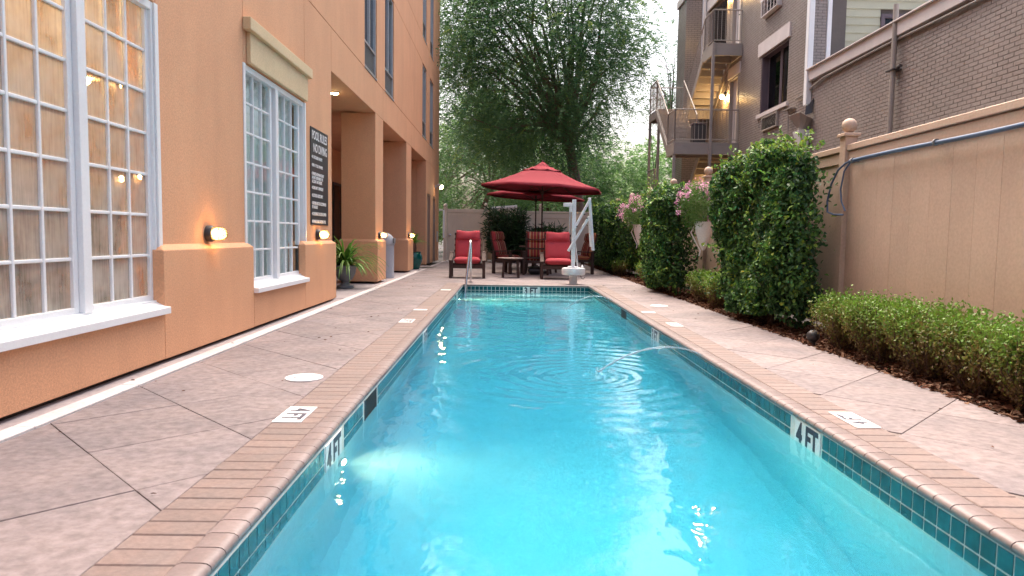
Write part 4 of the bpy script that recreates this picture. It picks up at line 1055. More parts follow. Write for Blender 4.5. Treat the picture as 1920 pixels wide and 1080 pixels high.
def railing(p0, p1, h=.98, gap=.115, low=.09, posts=True):
    a, b = Vector(p0), Vector(p1); L = (b - a).length; U = Vector((0, 0, 1))
    o = MB().tube([a + U * h, b + U * h], .021, 8).build('handrail', m_steel_p, sr, smooth=True)
    MB().tube([a + U * low, b + U * low], .014, 6).build('bottom_rail', m_steel_p, sr, smooth=True)
    n = max(1, int((Vector((b.x, b.y, 0)) - Vector((a.x, a.y, 0))).length / gap))
    for k in range(n + 1):
        q = a + (b - a) * k / n; e = k in (0, n)
        MB().tube([q + U * (0 if e else low), q + U * h], .019 if e else .008, 6).build('post' if e else 'baluster', m_steel_p, sr, smooth=True)
xl = XA + .03
railing((xl, YB0 + .03, Z1), (XB - .05, YB0 + .03, Z1)); railing((xl, YB0 + .03, Z1), (xl, YB1, Z1)); railing((xl, YB1, Z1), (xl, YL0, ZM)); railing((xl, YL0, ZM), (xl, YL1 - .03, ZM))
railing((xl, YL1 - .03, ZM), (XI + .3, YL1 - .03, ZM)); railing((XI - .13, YB1, Z1), (XI - .13, YL0, ZM))
xu = XI + .03
railing((xu, YB0 + .03, Z2), (XB - .05, YB0 + .03, Z2)); railing((xu, YB0 + .03, Z2), (xu, YB1, Z2)); railing((xu, YB1, Z2), (xu, YL0, ZM), gap=.13)
railing((xl, YL0, ZM0), (xl, YL1 - .03, ZM0), gap=.14)
for x, y, z in ((XI + .03, YB0 - .03, Z2), (XA + .04, YB0 + .10, Z1 - .30), (XA + .04, YL0 - .35, ZM - .45), (XA + .04, YL1 - .05, ZM - .26), (XB - .1, YL1 - .05, ZM - .26)):
    MB().box(x - .04, x + .04, y - .04, y + .04, 0, z).build('column', m_steel_p, sr, bevel=.004, seg=1)
MB().tube([(XA + .04, YL0 - .35, 2.2), (XA + .04, YL1 - .05, ZM - .3)], .012, 6).tube([(XA + .04, YL0 - .35, 4.3), (XA + .04, YL1 - .05, .6)], .012, 6).build('cross_brace', m_dark, sr, smooth=True)
cd = thing('grill_cover', 'dark covered box standing on the lower balcony behind the railing', 'covered box', (5.9, 21.8, Z1))
MB().box(5.72, 6.12, 21.75, 22.15, Z1 + .002, Z1 + .62).build('cover', m_dark, cd, bevel=.05, seg=3)
MB().box(5.70, 6.14, 21.73, 22.17, Z1 + .622, Z1 + .66).build('lid', m_purple, cd, bevel=.015)

# ================================================================== fences
XF = 3.68
def ball_post(mb, x, y, z, w=.13):
    mb.box(x - w / 2, x + w / 2, y - w / 2, y + w / 2, 0, z); mb.box(x - w / 2 - .025, x + w / 2 + .025, y - w / 2 - .025, y + w / 2 + .025, z + .001, z + .035)
def finial(x, y, z): return MB().lathe([(.035, .036), (.028, .05)] + [(max(.078 * math.sin(math.pi * i / 12), .004), .122 - .078 * math.cos(math.pi * i / 12)) for i in range(2, 13)], (x, y, z), 20)
fn = thing('boundary_fence', 'long tan board fence with ball topped posts along the planted side of the pool', 'fence', (XF, 12, 0))
posts = [-2.6, 2.5, 7.6, 10.2, 12.86, 15.5, 18.1, 20.6, 23.2, 25.6, 27.66]
for i, y in enumerate(posts):
    b = MB(); ball_post(b, XF, y, 2.12); o = b.build('post', m_fence, fn, bevel=.005, seg=1); finial(XF, y, 2.12).build('ball_finial', m_fence, o, smooth=True)
for a, b_ in zip(posts[:-1], posts[1:]):
    a += .067; b_ -= .067
    MB().box(XF - .05, XF + .05, a, b_, 1.965, 2.03).build('top_rail', m_fence, fn, bevel=.006, seg=1)
    MB().box(XF - .030, XF + .03, a, b_, 1.84, 1.955).build('rail', m_fence, fn, bevel=.005, seg=1)
    MB().box(XF - .035, XF + .035, a, b_, .06, .20).build('rail', m_fence, fn, bevel=.005, seg=1)
    n = max(1, int(round((b_ - a) / .29))); w = (b_ - a) / n
    for k in range(n):
        MB().box(XF - .012 + random.uniform(-.001, .001), XF + .012, a + k * w + .0006, a + (k + 1) * w - .0006, .10, 1.90).build('board', m_fence, fn, bevel=.001, seg=1)
bf = thing('back_fence', 'pale tan board fence across the far end of the patio behind the umbrellas', 'fence', (1.4, 27.66, 0))
YF = 27.66; bx = [-.80, 1.36, 3.56]
for x in bx:
    b = MB(); ball_post(b, x, YF, 2.1, .14); o = b.build('post', m_sandgate, bf, bevel=.005, seg=1); finial(x, YF, 2.1).build('ball_finial', m_sandgate, o, smooth=True)
for a, b_ in zip(bx[:-1], bx[1:]):
    a += .072; b_ -= .072
    MB().box(a, b_, YF - .05, YF + .05, 1.93, 2.0).build('top_rail', m_sandgate, bf, bevel=.006, seg=1)
    MB().box(a, b_, YF - .03, YF + .03, 1.72, 1.92).build('rail', m_sandgate, bf, bevel=.005, seg=1)
    n = 8; w = (b_ - a) / n
    for k in range(n): MB().box(a + k * w + .001, a + (k + 1) * w - .001, YF - .012, YF + .012, .06, 1.80).build('board', m_sandgate, bf, bevel=.003, seg=1)
gt = thing('garden_gate', 'pale tan board gate with round handle between the hotel and the fence', 'gate', (-1.6, YF, 0))
for x in (-2.40,):
    b = MB(); ball_post(b, x, YF, 2.05, .13); o = b.build('post', m_sandgate, gt, bevel=.005, seg=1); finial(x, YF, 2.05).build('ball_finial', m_sandgate, o, smooth=True)
MB().box(-2.325, -.88, YF - .04, YF + .04, 1.90, 2.04).build('top_rail', m_sandgate, gt, bevel=.006, seg=1)
MB().box(-2.325, -.88, YF - .02, YF + .02, 1.78, 1.895).build('rail', m_sandgate, gt, bevel=.005, seg=1)
for k in range(7):
    w = 1.445 / 7; MB().box(-2.325 + k * w + .0012, -2.325 + (k + 1) * w - .0012, YF - .012, YF + .012, .05, 1.80).build('board', m_sandgate, gt, bevel=.003, seg=1)
MB().lathe([(.05, 0), (.05, .01), (.02, .02), (.02, .05), (.04, .06), (.045, .08), (.03, .10), (.002, .105)], (0, 0, 0), 16).build('proto_knob', m_steel)
kn = bpy.data.objects['proto_knob']; kn.name = 'handle'; kn.parent = gt; kn.rotation_euler = (R(90), 0, 0); kn.location = Vector((-2.22, YF - .013, 1.02)) - ORG[gt.name]
MB().tube([(-2.45, YF - .25, .9), (-2.45, YF - .25, 1.98), (-2.62, YF - .25, 1.98)], .035, 10).build('vent_pipe', m_white, smooth=True, origin=(-2.45, YF - .25, 0))
tag(bpy.data.objects['vent_pipe'], 'white plastic pipe bent into the hotel wall beside the gate', 'pipe')
rl_ = thing('rolled_awning', 'cream rolled bundle and a plank lying along the top of the back fence', 'rolled bundle', (.2, YF - .02, 2.0))
MB().tube([(-.62, YF, 2.08), (-.1, YF - .02, 2.10), (.42, YF - .04, 2.14)], [.06, .085, .09], 12).build('roll', m_lintel, rl_, smooth=True)
MB().box(-.7, .78, YF - .12, YF - .06, 2.002, 2.03).build('plank', m_sandgate, rl_)
# blue pipe and its loose hose on the fence
pp = thing('blue_water_pipe', 'blue grey water pipe running along the tan fence with loose hose loops at its end', 'water pipe', (XF - .09, 7.4, 1.85))
MB().tube([(XF - .09, y, 1.835 + .008 * math.sin(y * 2.1)) for y in np.linspace(-2, 7.36, 30)], .0195, 12).build('pipe', m_blue, pp, smooth=True)
for y in (2.2, 4.0, 5.9, 7.3): MB().tube([(XF - .09, y - .012, 1.838), (XF - .09, y + .012, 1.838)], .030, 12).box(XF - .066, XF - .031, y - .01, y + .01, 1.82, 1.85).build('clip', m_grille, pp)
MB().tube([(XF - .09, 7.34, 1.84), (XF - .11, 7.42, 1.82), (XF - .12, 7.56, 1.76), (XF - .12, 7.70, 1.62), (XF - .12, 7.78, 1.44), (XF - .13, 7.74, 1.32), (XF - .12, 7.60, 1.285), (XF - .10, 7.44, 1.28)], .011, 8).build('hose', m_blue, pp, smooth=True)
MB().tube([(XF - .085, 7.36, 1.83), (XF - .11, 7.44, 1.74), (XF - .11, 7.50, 1.55), (XF - .11, 7.47, 1.42), (XF - .10, 7.40, 1.32)], .009, 8).build('hose', m_blue, pp, smooth=True)
# ================================================================== patio furniture
def pillow(mb, x0, x1, a, b, th, n=(10, 6), up_=None, puff=1.0, power=.55):
    """stuffed cushion panel spanning a->b (a and b are (y,z) edge lines), thickness th along the panel normal."""
    ay, az = a; by, bz = b; dy, dz = by - ay, bz - az; L = math.hypot(dy, dz); ny, nz = -dz / L, dy / L
    nx, nv = n; vs = []; 
    for side in (1, -1):
        for j in range(nv + 1):
            for i in range(nx + 1):
                u, v = i / nx * 2 - 1, j / nv * 2 - 1
                e = (max(0, 1 - abs(u) ** 6) * max(0, 1 - abs(v) ** 4)) ** power
                sh = 1 - .035 * (1 - e); t = th * .5 * (.12 + .88 * e) * side
                xm = (x0 + x1) / 2; cyy = (ay + by) / 2; czz = (az + bz) / 2
                vs.append((xm + (x1 - x0) / 2 * u * sh, cyy + dy / 2 * v * sh + ny * t, czz + dz / 2 * v * sh + nz * t))
    m_ = (nx + 1) * (nv + 1); fs = []
    for s_ in (0, 1):
        for j in range(nv):
            for i in range(nx):
                q = [s_ * m_ + j * (nx + 1) + i, s_ * m_ + j * (nx + 1) + i + 1, s_ * m_ + (j + 1) * (nx + 1) + i + 1, s_ * m_ + (j + 1) * (nx + 1) + i]
                fs.append(tuple(q if s_ == 0 else q[::-1]))
    rim = [i for i in range(nx + 1)] + [j * (nx + 1) + nx for j in range(1, nv + 1)] + [nv * (nx + 1) + i for i in range(nx - 1, -1, -1)] + [j * (nx + 1) for j in range(nv - 1, 0, -1)]
    for k in range(len(rim)):
        p, q = rim[k], rim[(k + 1) % len(rim)]; fs.append((p, m_ + p, m_ + q, q))
    mb.add(vs, fs); return mb

def make_lounger(label):
    r = thing('lounge_chair', label, 'lounge chair', (0, 0, 0), 'red cushioned lounge chairs')
    W = .39
    for s_ in (-1, 1):
        x = s_ * W
        MB().box(x - .035, x + .035, -.02, .06, 0, .42).build('leg', m_wood, r, bevel=.008); MB().box(x - .035, x + .035, .62, .70, 0, .60).build('leg', m_wood, r, bevel=.008)
        MB().extrude([(x - .045, -.05, .425), (x - .045, .02, .45), (x - .045, .78, .625), (x - .045, .80, .60), (x - .045, .02, .42), (x - .045, -.05, .40)], (.09, 0, 0)).build('armrest', m_wood, r, bevel=.006)
        MB().box(x - .02, x + .02, .06, .62, .27, .34).build('side_rail', m_wood, r, bevel=.005)
    MB().box(-W + .036, W - .036, -.005, .03, .235, .315).build('front_rail', m_wood, r, bevel=.005); MB().box(-W + .036, W - .036, .64, .68, .26, .33).build('back_rail', m_wood, r, bevel=.005)
    for k in range(6): MB().box(-W + .04, W - .04, .06 + k * .095, .13 + k * .095, .325, .345).build('slat', m_wood, r, bevel=.003)
    bt = MB()
    for x in (-.29, .29): bt.beam((x, .60, .33), (x, .86, 1.06), .05, .03, (0, 1, 0))
    for t in (.2, .4, .6, .8, .97): bt.beam((-.33, .60 + .26 * t + .02, .33 + .73 * t), (.33, .60 + .26 * t + .02, .33 + .73 * t), .06, .018, (0, 1, 0))
    bt.build('backrest_frame', m_wood, r, bevel=.004)
    pillow(MB(), -.325, .325, (-.07, .425), (.58, .395), .17, (12, 8)).build('seat_cushion', m_cush, r, smooth=True, angle=180)
    pillow(MB(), -.315, .315, (.555, .42), (.77, .93), .13, (12, 8)).build('back_cushion', m_cush, r, smooth=True, angle=180)
    h = pillow(MB(), -.30, .30, (.715, .87), (.83, 1.13), .15, (12, 6)); h.v = [(x, y, z - .022 * math.exp(-(x / .12) ** 2) * (1 if z > 1.05 else 0)) for x, y, z in h.v]
    h.build('head_cushion', m_cush, r, smooth=True, angle=180); return r
lc = make_lounger('red cushioned lounge chair standing alone in front of the tan gate'); lc.location = (-.905, 16.42, .0); lc.rotation_euler = (0, 0, R(2))
l2 = copy_tree(lc); l2['label'] = 'red cushioned lounge chair just left of the white pool lift'; l2.location = (1.245, 16.45, .0); l2.rotation_euler = (0, 0, R(-2))

m_strp = stripes('striped_fabric', [(0, (.30, .035, .04)), (.24, (.48, .30, .14)), (.30, (.24, .025, .03)), (.44, (.38, .11, .04)), (.56, (.52, .42, .28)), (.63, (.28, .03, .035)), (.80, (.11, .02, .022)), (.88, (.42, .16, .06))], .26)
def make_dining(label):
    r = thing('dining_chair', label, 'dining chair', (0, 0, 0), 'striped patio dining chairs')
    W = .31
    for s_ in (-1, 1):
        x = s_ * W
        MB().box(x - .03, x + .03, -.30, -.22, 0, .60).build('leg', m_wood, r, bevel=.006); MB().box(x - .03, x + .03, .22, .30, 0, .58).build('leg', m_wood, r, bevel=.006)
        MB().extrude([(x - .04, -.33, .60), (x - .04, -.33, .628), (x - .04, .34, .608), (x - .04, .34, .58)], (.08, 0, 0)).build('armrest', m_wood, r, bevel=.006)
        MB().box(x - .018, x + .018, -.22, .22, .32, .38).build('side_rail', m_wood, r, bevel=.004)
    MB().box(-W + .032, W - .032, -.28, -.25, .31, .38).build('front_rail', m_wood, r, bevel=.004); MB().box(-W + .032, W - .032, .25, .28, .31, .38).build('back_rail', m_wood, r, bevel=.004)
    bt = MB()
    for x in (-.25, .25): bt.beam((x, .23, .36), (x, .42, 1.10), .04, .03, (0, 1, 0))
    for t in (.12, .45, .78): bt.beam((-.27, .23 + .19 * t + .035, .36 + .74 * t), (.27, .23 + .19 * t + .035, .36 + .74 * t), .05, .016, (0, 1, 0))
    bt.build('backrest_frame', m_wood, r, bevel=.004)
    pillow(MB(), -.27, .27, (-.28, .44), (.24, .43), .14, (12, 8)).build('seat_cushion', m_strp, r, smooth=True, angle=180)
    pillow(MB(), -.265, .265, (.20, .46), (.325, .90), .17, (12, 8)).build('back_cushion', m_strp, r, smooth=True, angle=180)
    pillow(MB(), -.265, .265, (.31, .87), (.37, 1.13), .19, (12, 6)).build('head_cushion', m_strp, r, smooth=True, angle=180); return r
d1 = make_dining('striped dining chair in side view facing right, behind the small side table'); d1.location = (.06, 18.9, 0); d1.rotation_euler = (0, 0, R(58))
d2 = copy_tree(d1); d2['label'] = 'striped dining chair turned back to the pool, between side table and right lounge chair'; d2.location = (.80, 18.45, 0); d2.rotation_euler = (0, 0, R(176))
d3 = copy_tree(d1); d3['label'] = 'striped dining chair mostly hidden behind the white pool lift'; d3.location = (2.02, 19.3, 0); d3.rotation_euler = (0, 0, R(-70))
tb = thing('patio_table', 'round dark patio table with the near umbrella standing through its middle', 'table', (.98, 19.35, 0))
MB().lathe([(.60, .71), (.62, .72), (.62, .735), (.60, .745), (.026, .745), (.026, .71)], (.98, 19.35, 0), 40).build('tabletop', m_tabletop, tb, smooth=True)
for k in range(4):
    a = k * math.pi / 2 + .5; MB().beam((.98 + .5 * math.cos(a), 19.35 + .5 * math.sin(a), 0), (.98 + .36 * math.cos(a), 19.35 + .36 * math.sin(a), .71), .06, .05, (0, 1, 0)).build('leg', m_wood, tb, bevel=.005)
sd_t = thing('side_table', 'small low side table with a round grey top between the chairs', 'side table', (.12, 17.0, 0))
MB().lathe([(.29, .455), (.31, .463), (.31, .478), (.29, .485), (.002, .485)], (.12, 17.0, 0), 36).build('tabletop', m_tabletop, sd_t, smooth=True)
for sx in (-1, 1):
    for sy in (-1, 1): MB().beam((.12 + sx * .19, 17 + sy * .15, 0), (.12 + sx * .16, 17 + sy * .12, .455), .06, .04, (0, 1, 0)).build('leg', m_wood, sd_t, bevel=.005)
MB().box(-.04, .28, 16.98, 17.02, .40, .45).build('rail', m_wood, sd_t)
bg_ = thing('black_bag', 'black bag lying on the paving under the striped dining chair', 'bag', (.78, 18.4, 0))
pillow(MB(), .58, 1.0, (18.30, .10), (18.62, .12), .19, (8, 6)).build('body', m_dark, bg_, smooth=True, angle=180); MB().tube([(.70, 18.32, .16), (.74, 18.3, .25), (.84, 18.3, .25), (.88, 18.32, .16)], .012, 6).build('handle', m_dark, bg_, smooth=True)

def umbrella(label, x, y, zr, za, rad, rot, base_z, tilt=0.0):
    o = thing('patio_umbrella', label, 'umbrella', (x, y, 0), 'dark red patio umbrellas')
    MB().tube([(x, y, base_z), (x, y, za - .02)], .021, 12).build('pole', m_wood, o, smooth=True)
    n = 8; b = MB(); zt = za; zc = za - .16; rt_ = .62
    def ringpt(k, r_, z_): a = rot + 2 * math.pi * k / n; return (x + r_ * math.cos(a), y + r_ * math.sin(a), z_ + tilt * r_ * math.cos(a))
    def cone(bm, r0, z0, r1, z1, sag, sub=8, val=.0):
        # panels between ribs with a slight sag towards the middle of each panel
        rows = []
        for j in range(sub + 1):
            t = j / sub; row = []
            for k in range(n):
                for s_ in range(4):
                    f = s_ / 4; p = Vector(ringpt(k, r0 + (r1 - r0) * t, z0 + (z1 - z0) * t)); q = Vector(ringpt(k + 1, r0 + (r1 - r0) * t, z0 + (z1 - z0) * t))
                    m_ = p.lerp(q, f); m_.z -= sag * 4 * f * (1 - f) * t + .05 * math.sin(math.pi * t); row.append(tuple(m_))
            rows.append(row)
        w = n * 4; bm.add([v for r_ in rows for v in r_], [(j * w + k, j * w + (k + 1) % w, (j + 1) * w + (k + 1) % w, (j + 1) * w + k) for j in range(sub) for k in range(w)])
        return rows[-1]
    last = cone(b, .30, zc + .0, rad, zr, .006); w = n * 4
    b.add(last + [(px, py, pz - .055) for px, py, pz in last], [(k, (k + 1) % w, w + (k + 1) % w, w + k) for k in range(w)])
    c = b.build('canopy', m_red, o, smooth=True, angle=28); s_ = c.modifiers.new('thick', 'SOLIDIFY'); s_.thickness = .004
    t = MB(); l2_ = cone(t, .02, zt, .56, zc - .085, .03, 5)
    v = t.build('vent_cap', m_red, o, smooth=True, angle=28); s_ = v.modifiers.new('thick', 'SOLIDIFY'); s_.thickness = .004
    MB().lathe([(.03, 0), (.03, .03), (.015, .05), (.002, .055)], (x, y, zt), 10).build('finial', m_wood, o, smooth=True)
    hz = zr - .12
    MB().lathe([(.05, hz - .05), (.05, hz + .05)], (x, y, 0), 12).build('hub', m_wood, o, smooth=True)
    for k in range(n):
        p = Vector(ringpt(k, rad * .98, zr - .012)); q = Vector(ringpt(k, .03, za - .16)); mid = q.lerp(p, .5)
        rb = MB().tube([q, q.lerp(p, .5) - Vector((0, 0, .045)), p], .010, 6).build('rib', m_wood, o, smooth=True)
        MB().tube([Vector((x, y, hz)), mid - Vector((0, 0, .05))], .008, 6).build('strut', m_wood, rb, smooth=True)
    return o
u1 = umbrella('larger near dark red umbrella standing through the patio table', .98, 19.35, 2.33, 3.05, 1.70, .20, .0, -.045)
u2 = umbrella('farther dark red umbrella half hidden behind the near one', .93, 22.3, 2.27, 2.88, 1.55, .05, .0, -.05)
for o_, x, y in ((u1, .98, 19.35), (u2, .93, 22.3)):
    MB().lathe([(.25, 0), (.25, .03), (.20, .06), (.05, .09), (.035, .30), (.024, .31)], (x, y, 0), 28).build('base', m_dark, o_, smooth=True)

# ---- white pool lift
lf = thing('pool_lift', 'white pool access lift with slanted folding arms on the far coping', 'pool lift', (1.44, 14.84, 0))
LY = 14.84
def lx(px): return 1.44 + (px - 1076) / 88.3
def lz(py): return (533 - py) / 88.3
MB().lathe([(.085, .0), (.085, .20)], (1.44, LY, 0), 28).build('pedestal', m_plas, lf, smooth=True)
MB().lathe([(.22, .20), (.245, .21), (.25, .23), (.25, .325), (.24, .345), (.21, .352), (.002, .352)], (1.44, LY, 0), 40).build('drum', m_plas, lf, smooth=True)
MB().lathe([(.12, .352), (.12, .372), (.10, .385), (.002, .385)], (1.43, LY, 0), 28).build('collar', m_plas, lf, smooth=True)
MB().box(lx(1071.5), lx(1078.5), LY - .045, LY + .045, .38, lz(375)).build('mast', m_plas, lf, bevel=.008)
MB().tube([(lx(1067.5), LY + .02, lz(436)), (lx(1067.5), LY + .02, lz(380))], .018, 10).build('actuator', m_alu, lf, smooth=True)
MB().box(lx(1055), lx(1071), LY - .05, LY + .05, lz(388), lz(381)).box(lx(1066), lx(1071), LY - .04, LY + .04, lz(398), lz(388.2)).build('battery_box', m_plas, lf, bevel=.008)
MB().beam((lx(1104), LY - .06, lz(374)), (lx(1075), LY - .06, lz(430)), .05, .085, (0, 1, 0)).build('upper_arm', m_plas, lf, bevel=.006)
MB().beam((lx(1103), LY - .06, lz(406)), (lx(1065.5), LY - .06, lz(470)), .05, .085, (0, 1, 0)).build('lower_arm', m_plas, lf, bevel=.006)
MB().beam((lx(1066), LY + .06, lz(471)), (lx(1076), LY + .06, lz(455)), .05, .08, (0, 1, 0)).build('arm_bracket', m_plas, lf, bevel=.006)
MB().beam((lx(1103), LY - .01, lz(371)), (lx(1112), LY - .01, lz(469)), .06, .085, (0, 1, 0)).build('seat_post', m_plas, lf, bevel=.006)
MB().beam((lx(1104), LY + .06, lz(404)), (lx(1108), LY + .06, lz(462)), .04, .05, (0, 1, 0)).build('seat_link', m_plas, lf, bevel=.006)
for px, py in ((1098.5, 390), (1099, 409), (1094, 402), (1080, 425)): MB().tube([(lx(px), LY - .105, lz(py)), (lx(px), LY + .03, lz(py))], .014, 10).build('pivot_bolt', m_dark, lf, smooth=True)
MB().beam((lx(1086.5), LY - .0875, lz(430)), (lx(1088), LY - .0875, lz(426)), .002, .03, (0, 1, 0)).build('warning_label', mat('orange_label', (.75, .30, .03), .5), lf)
MB().tube([(lx(1079), LY + .05, lz(452)), (lx(1083), LY + .06, lz(480)), (lx(1085), LY + .05, lz(498))], .008, 6).tube([(lx(1080), LY, lz(470)), (lx(1081), LY, lz(490)), (lx(1083), LY, lz(499))], .006, 6).build('cable', m_plas, lf, smooth=True)
MB().lathe([(.03, .352), (.03, .39), (.012, .40), (.012, .42)], (1.63, LY + .02, 0), 12).build('drum_cap', m_plas, lf, smooth=True)
MB().tube([(1.58, LY - .1, .21), (1.60, LY - .11, .14), (1.64, LY - .1, .12), (1.68, LY - .08, .16)], .006, 6).build('cable', m_dark, lf, smooth=True)
# ================================================================== planting
b = MB()
ys = np.linspace(-2.5, 27.5, 80)
edge = [(2.93 + .035 * math.sin(y * 1.1) + .02 * math.sin(y * 2.7 + 1), y) for y in ys]
b.v = [(x, y, -.03) for x, y in edge] + [(3.66, y, -.01) for y in ys]; n = len(ys)
b.f = [(i, n + i, n + i + 1, i + 1) for i in range(n - 1)]
b.build('planting_bed', m_mulch, kind='structure')
def scatter_chips(name, n, xr, yr, z, L, W, m, seed, kind='stuff', tlo=0, thi=1):
    rg = np.random.default_rng(seed); c = np.stack([rg.uniform(*xr, n), rg.uniform(*yr, n), z + rg.uniform(0, .03, n)], 1)
    d = rg.normal(0, 1, (n, 3)); d[:, 2] *= .25; nr = rg.normal(0, .35, (n, 3)) + [0, 0, 1]
    return leaves(name, c, d, nr, rg.uniform(.6, 1.4, n) * L, rg.uniform(.6, 1.4, n) * W, rg.uniform(tlo, thi, n), m, None, kind, fold=True)
scatter_chips('mulch', 9000, (2.885, 3.6), (2.0, 14), -.02, .055, .024, m_chip, 3)
scatter_chips('mulch', 3000, (2.9, 3.6), (14, 27), -.02, .07, .03, m_chip, 4)
rg = np.random.default_rng(9); n = 55
c = np.stack([rg.choice([rg.uniform(-2.4, -1.0), 0], n) * 0 + np.where(rg.random(n) < .7, rg.uniform(-2.5, -1.05, n), rg.uniform(2.1, 2.9, n)), rg.uniform(2.3, 16, n), np.full(n, .007)], 1)
d = rg.normal(0, 1, (n, 3)); d[:, 2] = 0
leaves('leaf_litter', c, d, np.array([0, 0, 1.0]) + rg.normal(0, .15, (n, 3)), rg.uniform(.015, .04, n), rg.uniform(.008, .018, n), rg.uniform(0, .7, n), m_chip, None, 'stuff', fold=True)

def fnoise(p, seed, s=1.0):
    r_ = np.random.default_rng(seed); out = np.zeros(len(p))
    for i in range(7):
        k = r_.normal(0, 1.6 * (1 + i * .6) * s, 3); out += np.sin(p @ k + r_.uniform(0, 6.28)) / (1 + i * .5)
    return out / 2.6

def shrub_points(n, box, seed, depth=.16, rough=.2, top_round=.25):
    """points in a thick skin over a lumpy box-like hedge; also outward normals."""
    x0, x1, y0, y1, z0, z1 = box; rg = np.random.default_rng(seed)
    c = np.array([(x0 + x1) / 2, (y0 + y1) / 2, (z0 + z1) / 2]); h = np.array([(x1 - x0) / 2, (y1 - y0) / 2, (z1 - z0) / 2])
    ax_ = np.array([h[1] * h[2], h[1] * h[2] * 0, h[0] * h[2], h[0] * h[2], h[0] * h[1], 0]); ax_[1] = ax_[0]
    wts = np.array([ax_[0] * 1.6, ax_[0] * .4, ax_[2], ax_[2], ax_[4] * 1.2]); f = rg.choice(5, n, p=wts / wts.sum())
    u = rg.uniform(-1, 1, (n, 3))
    u[f == 0, 0] = -1; u[f == 1, 0] = 1; u[f == 2, 1] = -1; u[f == 3, 1] = 1; u[f == 4, 2] = 1
    e = 5.0; r_ = (np.abs(u) ** e).sum(1) ** (1 / e); u = u / r_[:, None]
    nr = unit(np.sign(u) * np.abs(u) ** (e - 1) / h)
    p = c + u * h
    p = p + nr * (fnoise(p, seed + 1, 1.2) * rough - rg.exponential(depth, n) * .8 + rough * .3)[:, None]
    p[:, 2] = np.maximum(p[:, 2], z0 + .01)
    return p, nr, rg
def ivy(label, box, n, L, seed, shoots=40, lean=None):
    x0, x1, y0, y1, z0, z1 = box
    o = thing('climbing_shrub', label, 'shrub', ((x0 + x1) / 2, (y0 + y1) / 2, 0), 'dense glossy climbing shrubs on the fence')
    p, nr, rg = shrub_points(n, box, seed)
    d = unit(rg.normal(0, 1, (n, 3)) * .8 + nr * .35 + np.array([0, 0, -.45])); ln = unit(nr + rg.normal(0, .55, (n, 3)) + np.array([0, 0, .35]))
    t = np.clip(.34 + .22 * fnoise(p, seed + 5, 1.5) + rg.normal(0, .16, n) + (rg.random(n) < .15) * .36, 0, .98)
    # trailing shoots with fresh leaves along the top and front
    sp, sd_, st = [], [], []
    tw = MB()
    for i in range(shoots):
        q = np.array([rg.uniform(x0, x1), rg.uniform(y0, y1), z1 - .05]) if rg.random() < .75 else np.array([x0, rg.uniform(y0, y1), rg.uniform(z0 + .4, z1)])
        dd = unit(np.array([rg.normal(-.2, .5), rg.normal(0, .6), rg.uniform(.3, 1.2)])); k = rg.integers(5, 11); pts = [q.copy()]
        for j in range(k):
            q = q + dd * L * .62; dd = unit(dd + rg.normal(0, .22, 3) + np.array([0, 0, -.10])); pts.append(q.copy())
            sp.append(q + rg.normal(0, L * .15, 3)); sd_.append(unit(dd * .3 + rg.normal(0, 1, 3))); st.append(rg.uniform(.6, .95))
        tw.tube([tuple(a) for a in pts], .003, 4)
    sp, sd_, st = np.array(sp), np.array(sd_), np.array(st)
    P = np.concatenate([p, sp]); D = np.concatenate([d, sd_]); Nn = np.concatenate([ln, unit(rg.normal(0, .6, sp.shape) + [-.3, -.3, .8])]); T = np.concatenate([t, st])
    leaves('foliage', P, D, Nn, L * rg.uniform(.65, 1.25, len(P)), L * .62 * rg.uniform(.7, 1.2, len(P)), T, m_ivy, o, fold=True)
    for i in range(6):
        yy = rg.uniform(y0 + .3, y1 - .3); xx = (x0 + x1) / 2 + .1
        tw.tube([(xx, yy, 0), (xx + rg.normal(0, .08), yy + rg.normal(0, .15), z1 * .4), (xx + rg.normal(0, .1), yy + rg.normal(0, .4), z1 * .85)], [.025, .018, .008], 6)
    tw.build('stems', m_twig, o, smooth=True); return o
ivy('tallest glossy dark shrub with fresh shoots, nearest of the three climbing the tan fence', (3.00, 3.36, 7.45, 9.95, 0, 2.03), 34000, .060, 21, 100)
ivy('middle of the three dark climbing shrubs, with the pink flower basket at its near edge', (2.82, 3.22, 12.0, 14.5, 0, 1.88), 15000, .074, 22, 50)
ivy('farthest dark climbing shrub on the fence, beyond the smaller pink flowers', (2.84, 3.62, 18.3, 24.8, 0, 1.90), 26000, .085, 23, 60)

